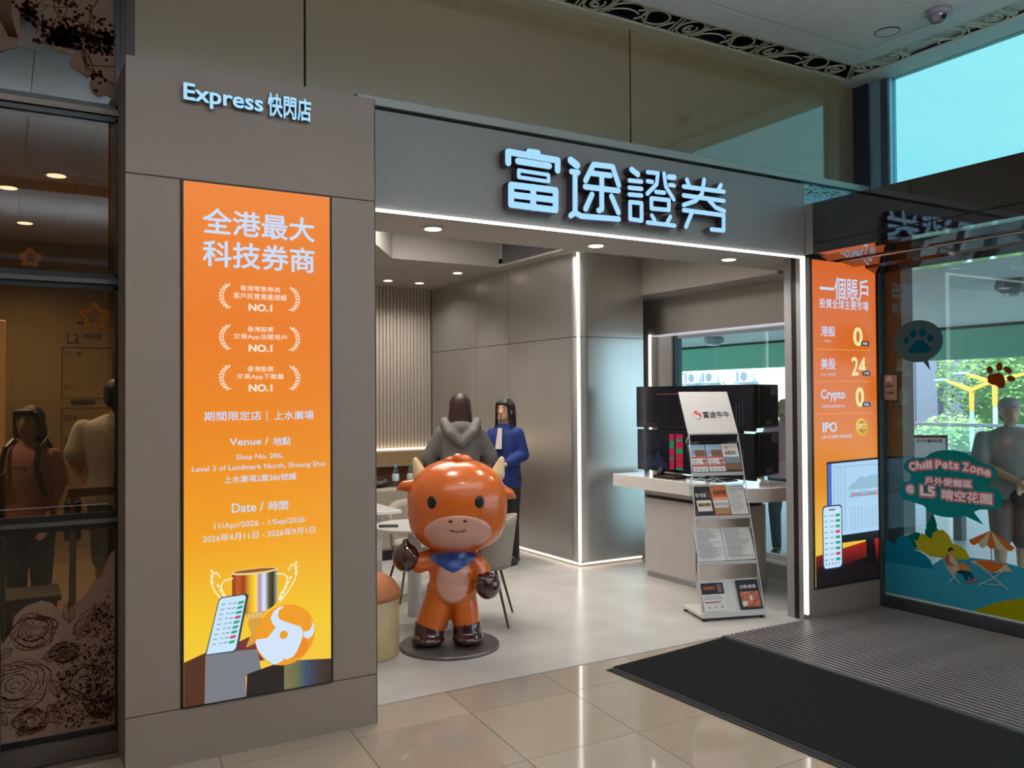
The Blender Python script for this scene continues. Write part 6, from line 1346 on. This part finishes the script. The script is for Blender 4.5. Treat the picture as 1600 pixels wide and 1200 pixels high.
tree(24.5, 15.4, -4, 3.3, 1.8, 'clipped green shrub bank beyond the railing, left', 6000, .17, 4, 'shrub'); tree(24.5, 11.0, -4, 3.2, 1.7, 'clipped green shrub bank beyond the railing, right', 6000, .17, 5, 'shrub'); tree(24.5, 19.9, -4, 3.0, 1.7, 'small rounded shrub before the grey tower', 4500, .16, 6, 'shrub')
YEL2 = mat('lamp_yellow', (226, 168, 60), .5); PLG = mat('lamp_pole', (170, 190, 196), .4, .3)
def ylamp(x, y, ztop, lab):
    t = thing('street_lamp', lab, 'street lamp', (x, y, -4)); b = Vector((0, 0, ztop + 4))
    MB().cyl((0, 0, 0), b - Vector((0, 0, .55)), .07, .055, PLG, 12).build('pole', t, True, True)
    MB().cyl(b - Vector((0, 0, .55)), b, .06, .07, YEL2, 12).build('collar', t, True)
    for s_, L in ((1, .7), (-1, 1.3)):
        MB().prism([(0, -.06), (.35 * s_, .09), (L * s_, .24 if L < 1 else .34), (L * s_, .29 if L < 1 else .40), (.3 * s_, .17), (0, .06)], b + Vector((-.06, 0, 0)), (0, 1, 0), (0, 0, 1), (.08, 0, 0), YEL2).build('arm', t, True)
        MB().ell(b + Vector((0, s_ * (L + .15), (.27 if L < 1 else .37))), (.12, .22, .05), PLG, 12, 8).build('lamp_head', t, True)
ylamp(22, 13.40, 1.72, 'yellow forked street lamp, the farther left one'); ylamp(21, 12.20, 1.86, 'yellow forked street lamp, the nearer right one')

# ================================================================== pieces that sit on a part become its sub-parts
SUB = {'lightbox_screen': [(('printed_', 'lettering', 'laurel'), 'film')], 'brochure': [(('print', 'lettering'), 'paper')], 'calf_statue': [(('nostril', 'mouth'), 'muzzle'), (('eye', 'forelock'), 'head')],
       'person': [(('eye', 'mouth'), 'body'), (('hood', 'collar', 'inner_shirt', 'chest_badge', 'lettering', 'lanyard'), 'top'), (('backpack_strap',), 'backpack')],
       'brochure_rack': [(('lettering', 'logo'), 'header_board')], 'desktop_monitor': [(('interface',), 'display'), (('rating_print',), 'rating_label')], 'air_conditioner': [(('fan', 'vent_slot'), 'shell')],
       'soffit_lamp': [(('lens',), 'housing')], 'security_camera': [(('lens',), 'dome')], 'water_bottle': [(('label', 'logo'), 'body')], 'slogan_decal': [(('lettering',), 'bubble')], 'notice_sticker': [(('pictogram', 'lettering'), 'paper')],
       'paw_decal': [], 'floral_decal': [(('printed_branches', 'printed_roses'), 'printed_ground')], 'entrance_grille': [], 'carpet_mat': [(('edge_rib',), 'rubber_edge')], 'standing_sign': [(('lettering',), 'board')]}
for o in [o for o in COL.objects if o.parent is None and 'category' in o]:
    base = o.name.split('.')[0]
    for keys, host in SUB.get(base, []):
        hosts = [c for c in o.children if c.name.split('.')[0] == host]
        if not hosts: continue
        for c in list(o.children):
            if c is not hosts[0] and c.name.split('.')[0].startswith(keys) and c.name.split('.')[0] != host: c.parent = hosts[0]
for nm in ('shop_sign', 'small_sign'):
    r = bpy.data.objects[nm]; sh_ = [c for c in r.children if c.name.startswith('letter_shell')]; fc = [c for c in r.children if c.name.startswith('letter_face')]
    sh_.sort(key=lambda c: c.name); fc.sort(key=lambda c: c.name)
    for a, b in zip(sh_, fc): b.parent = a
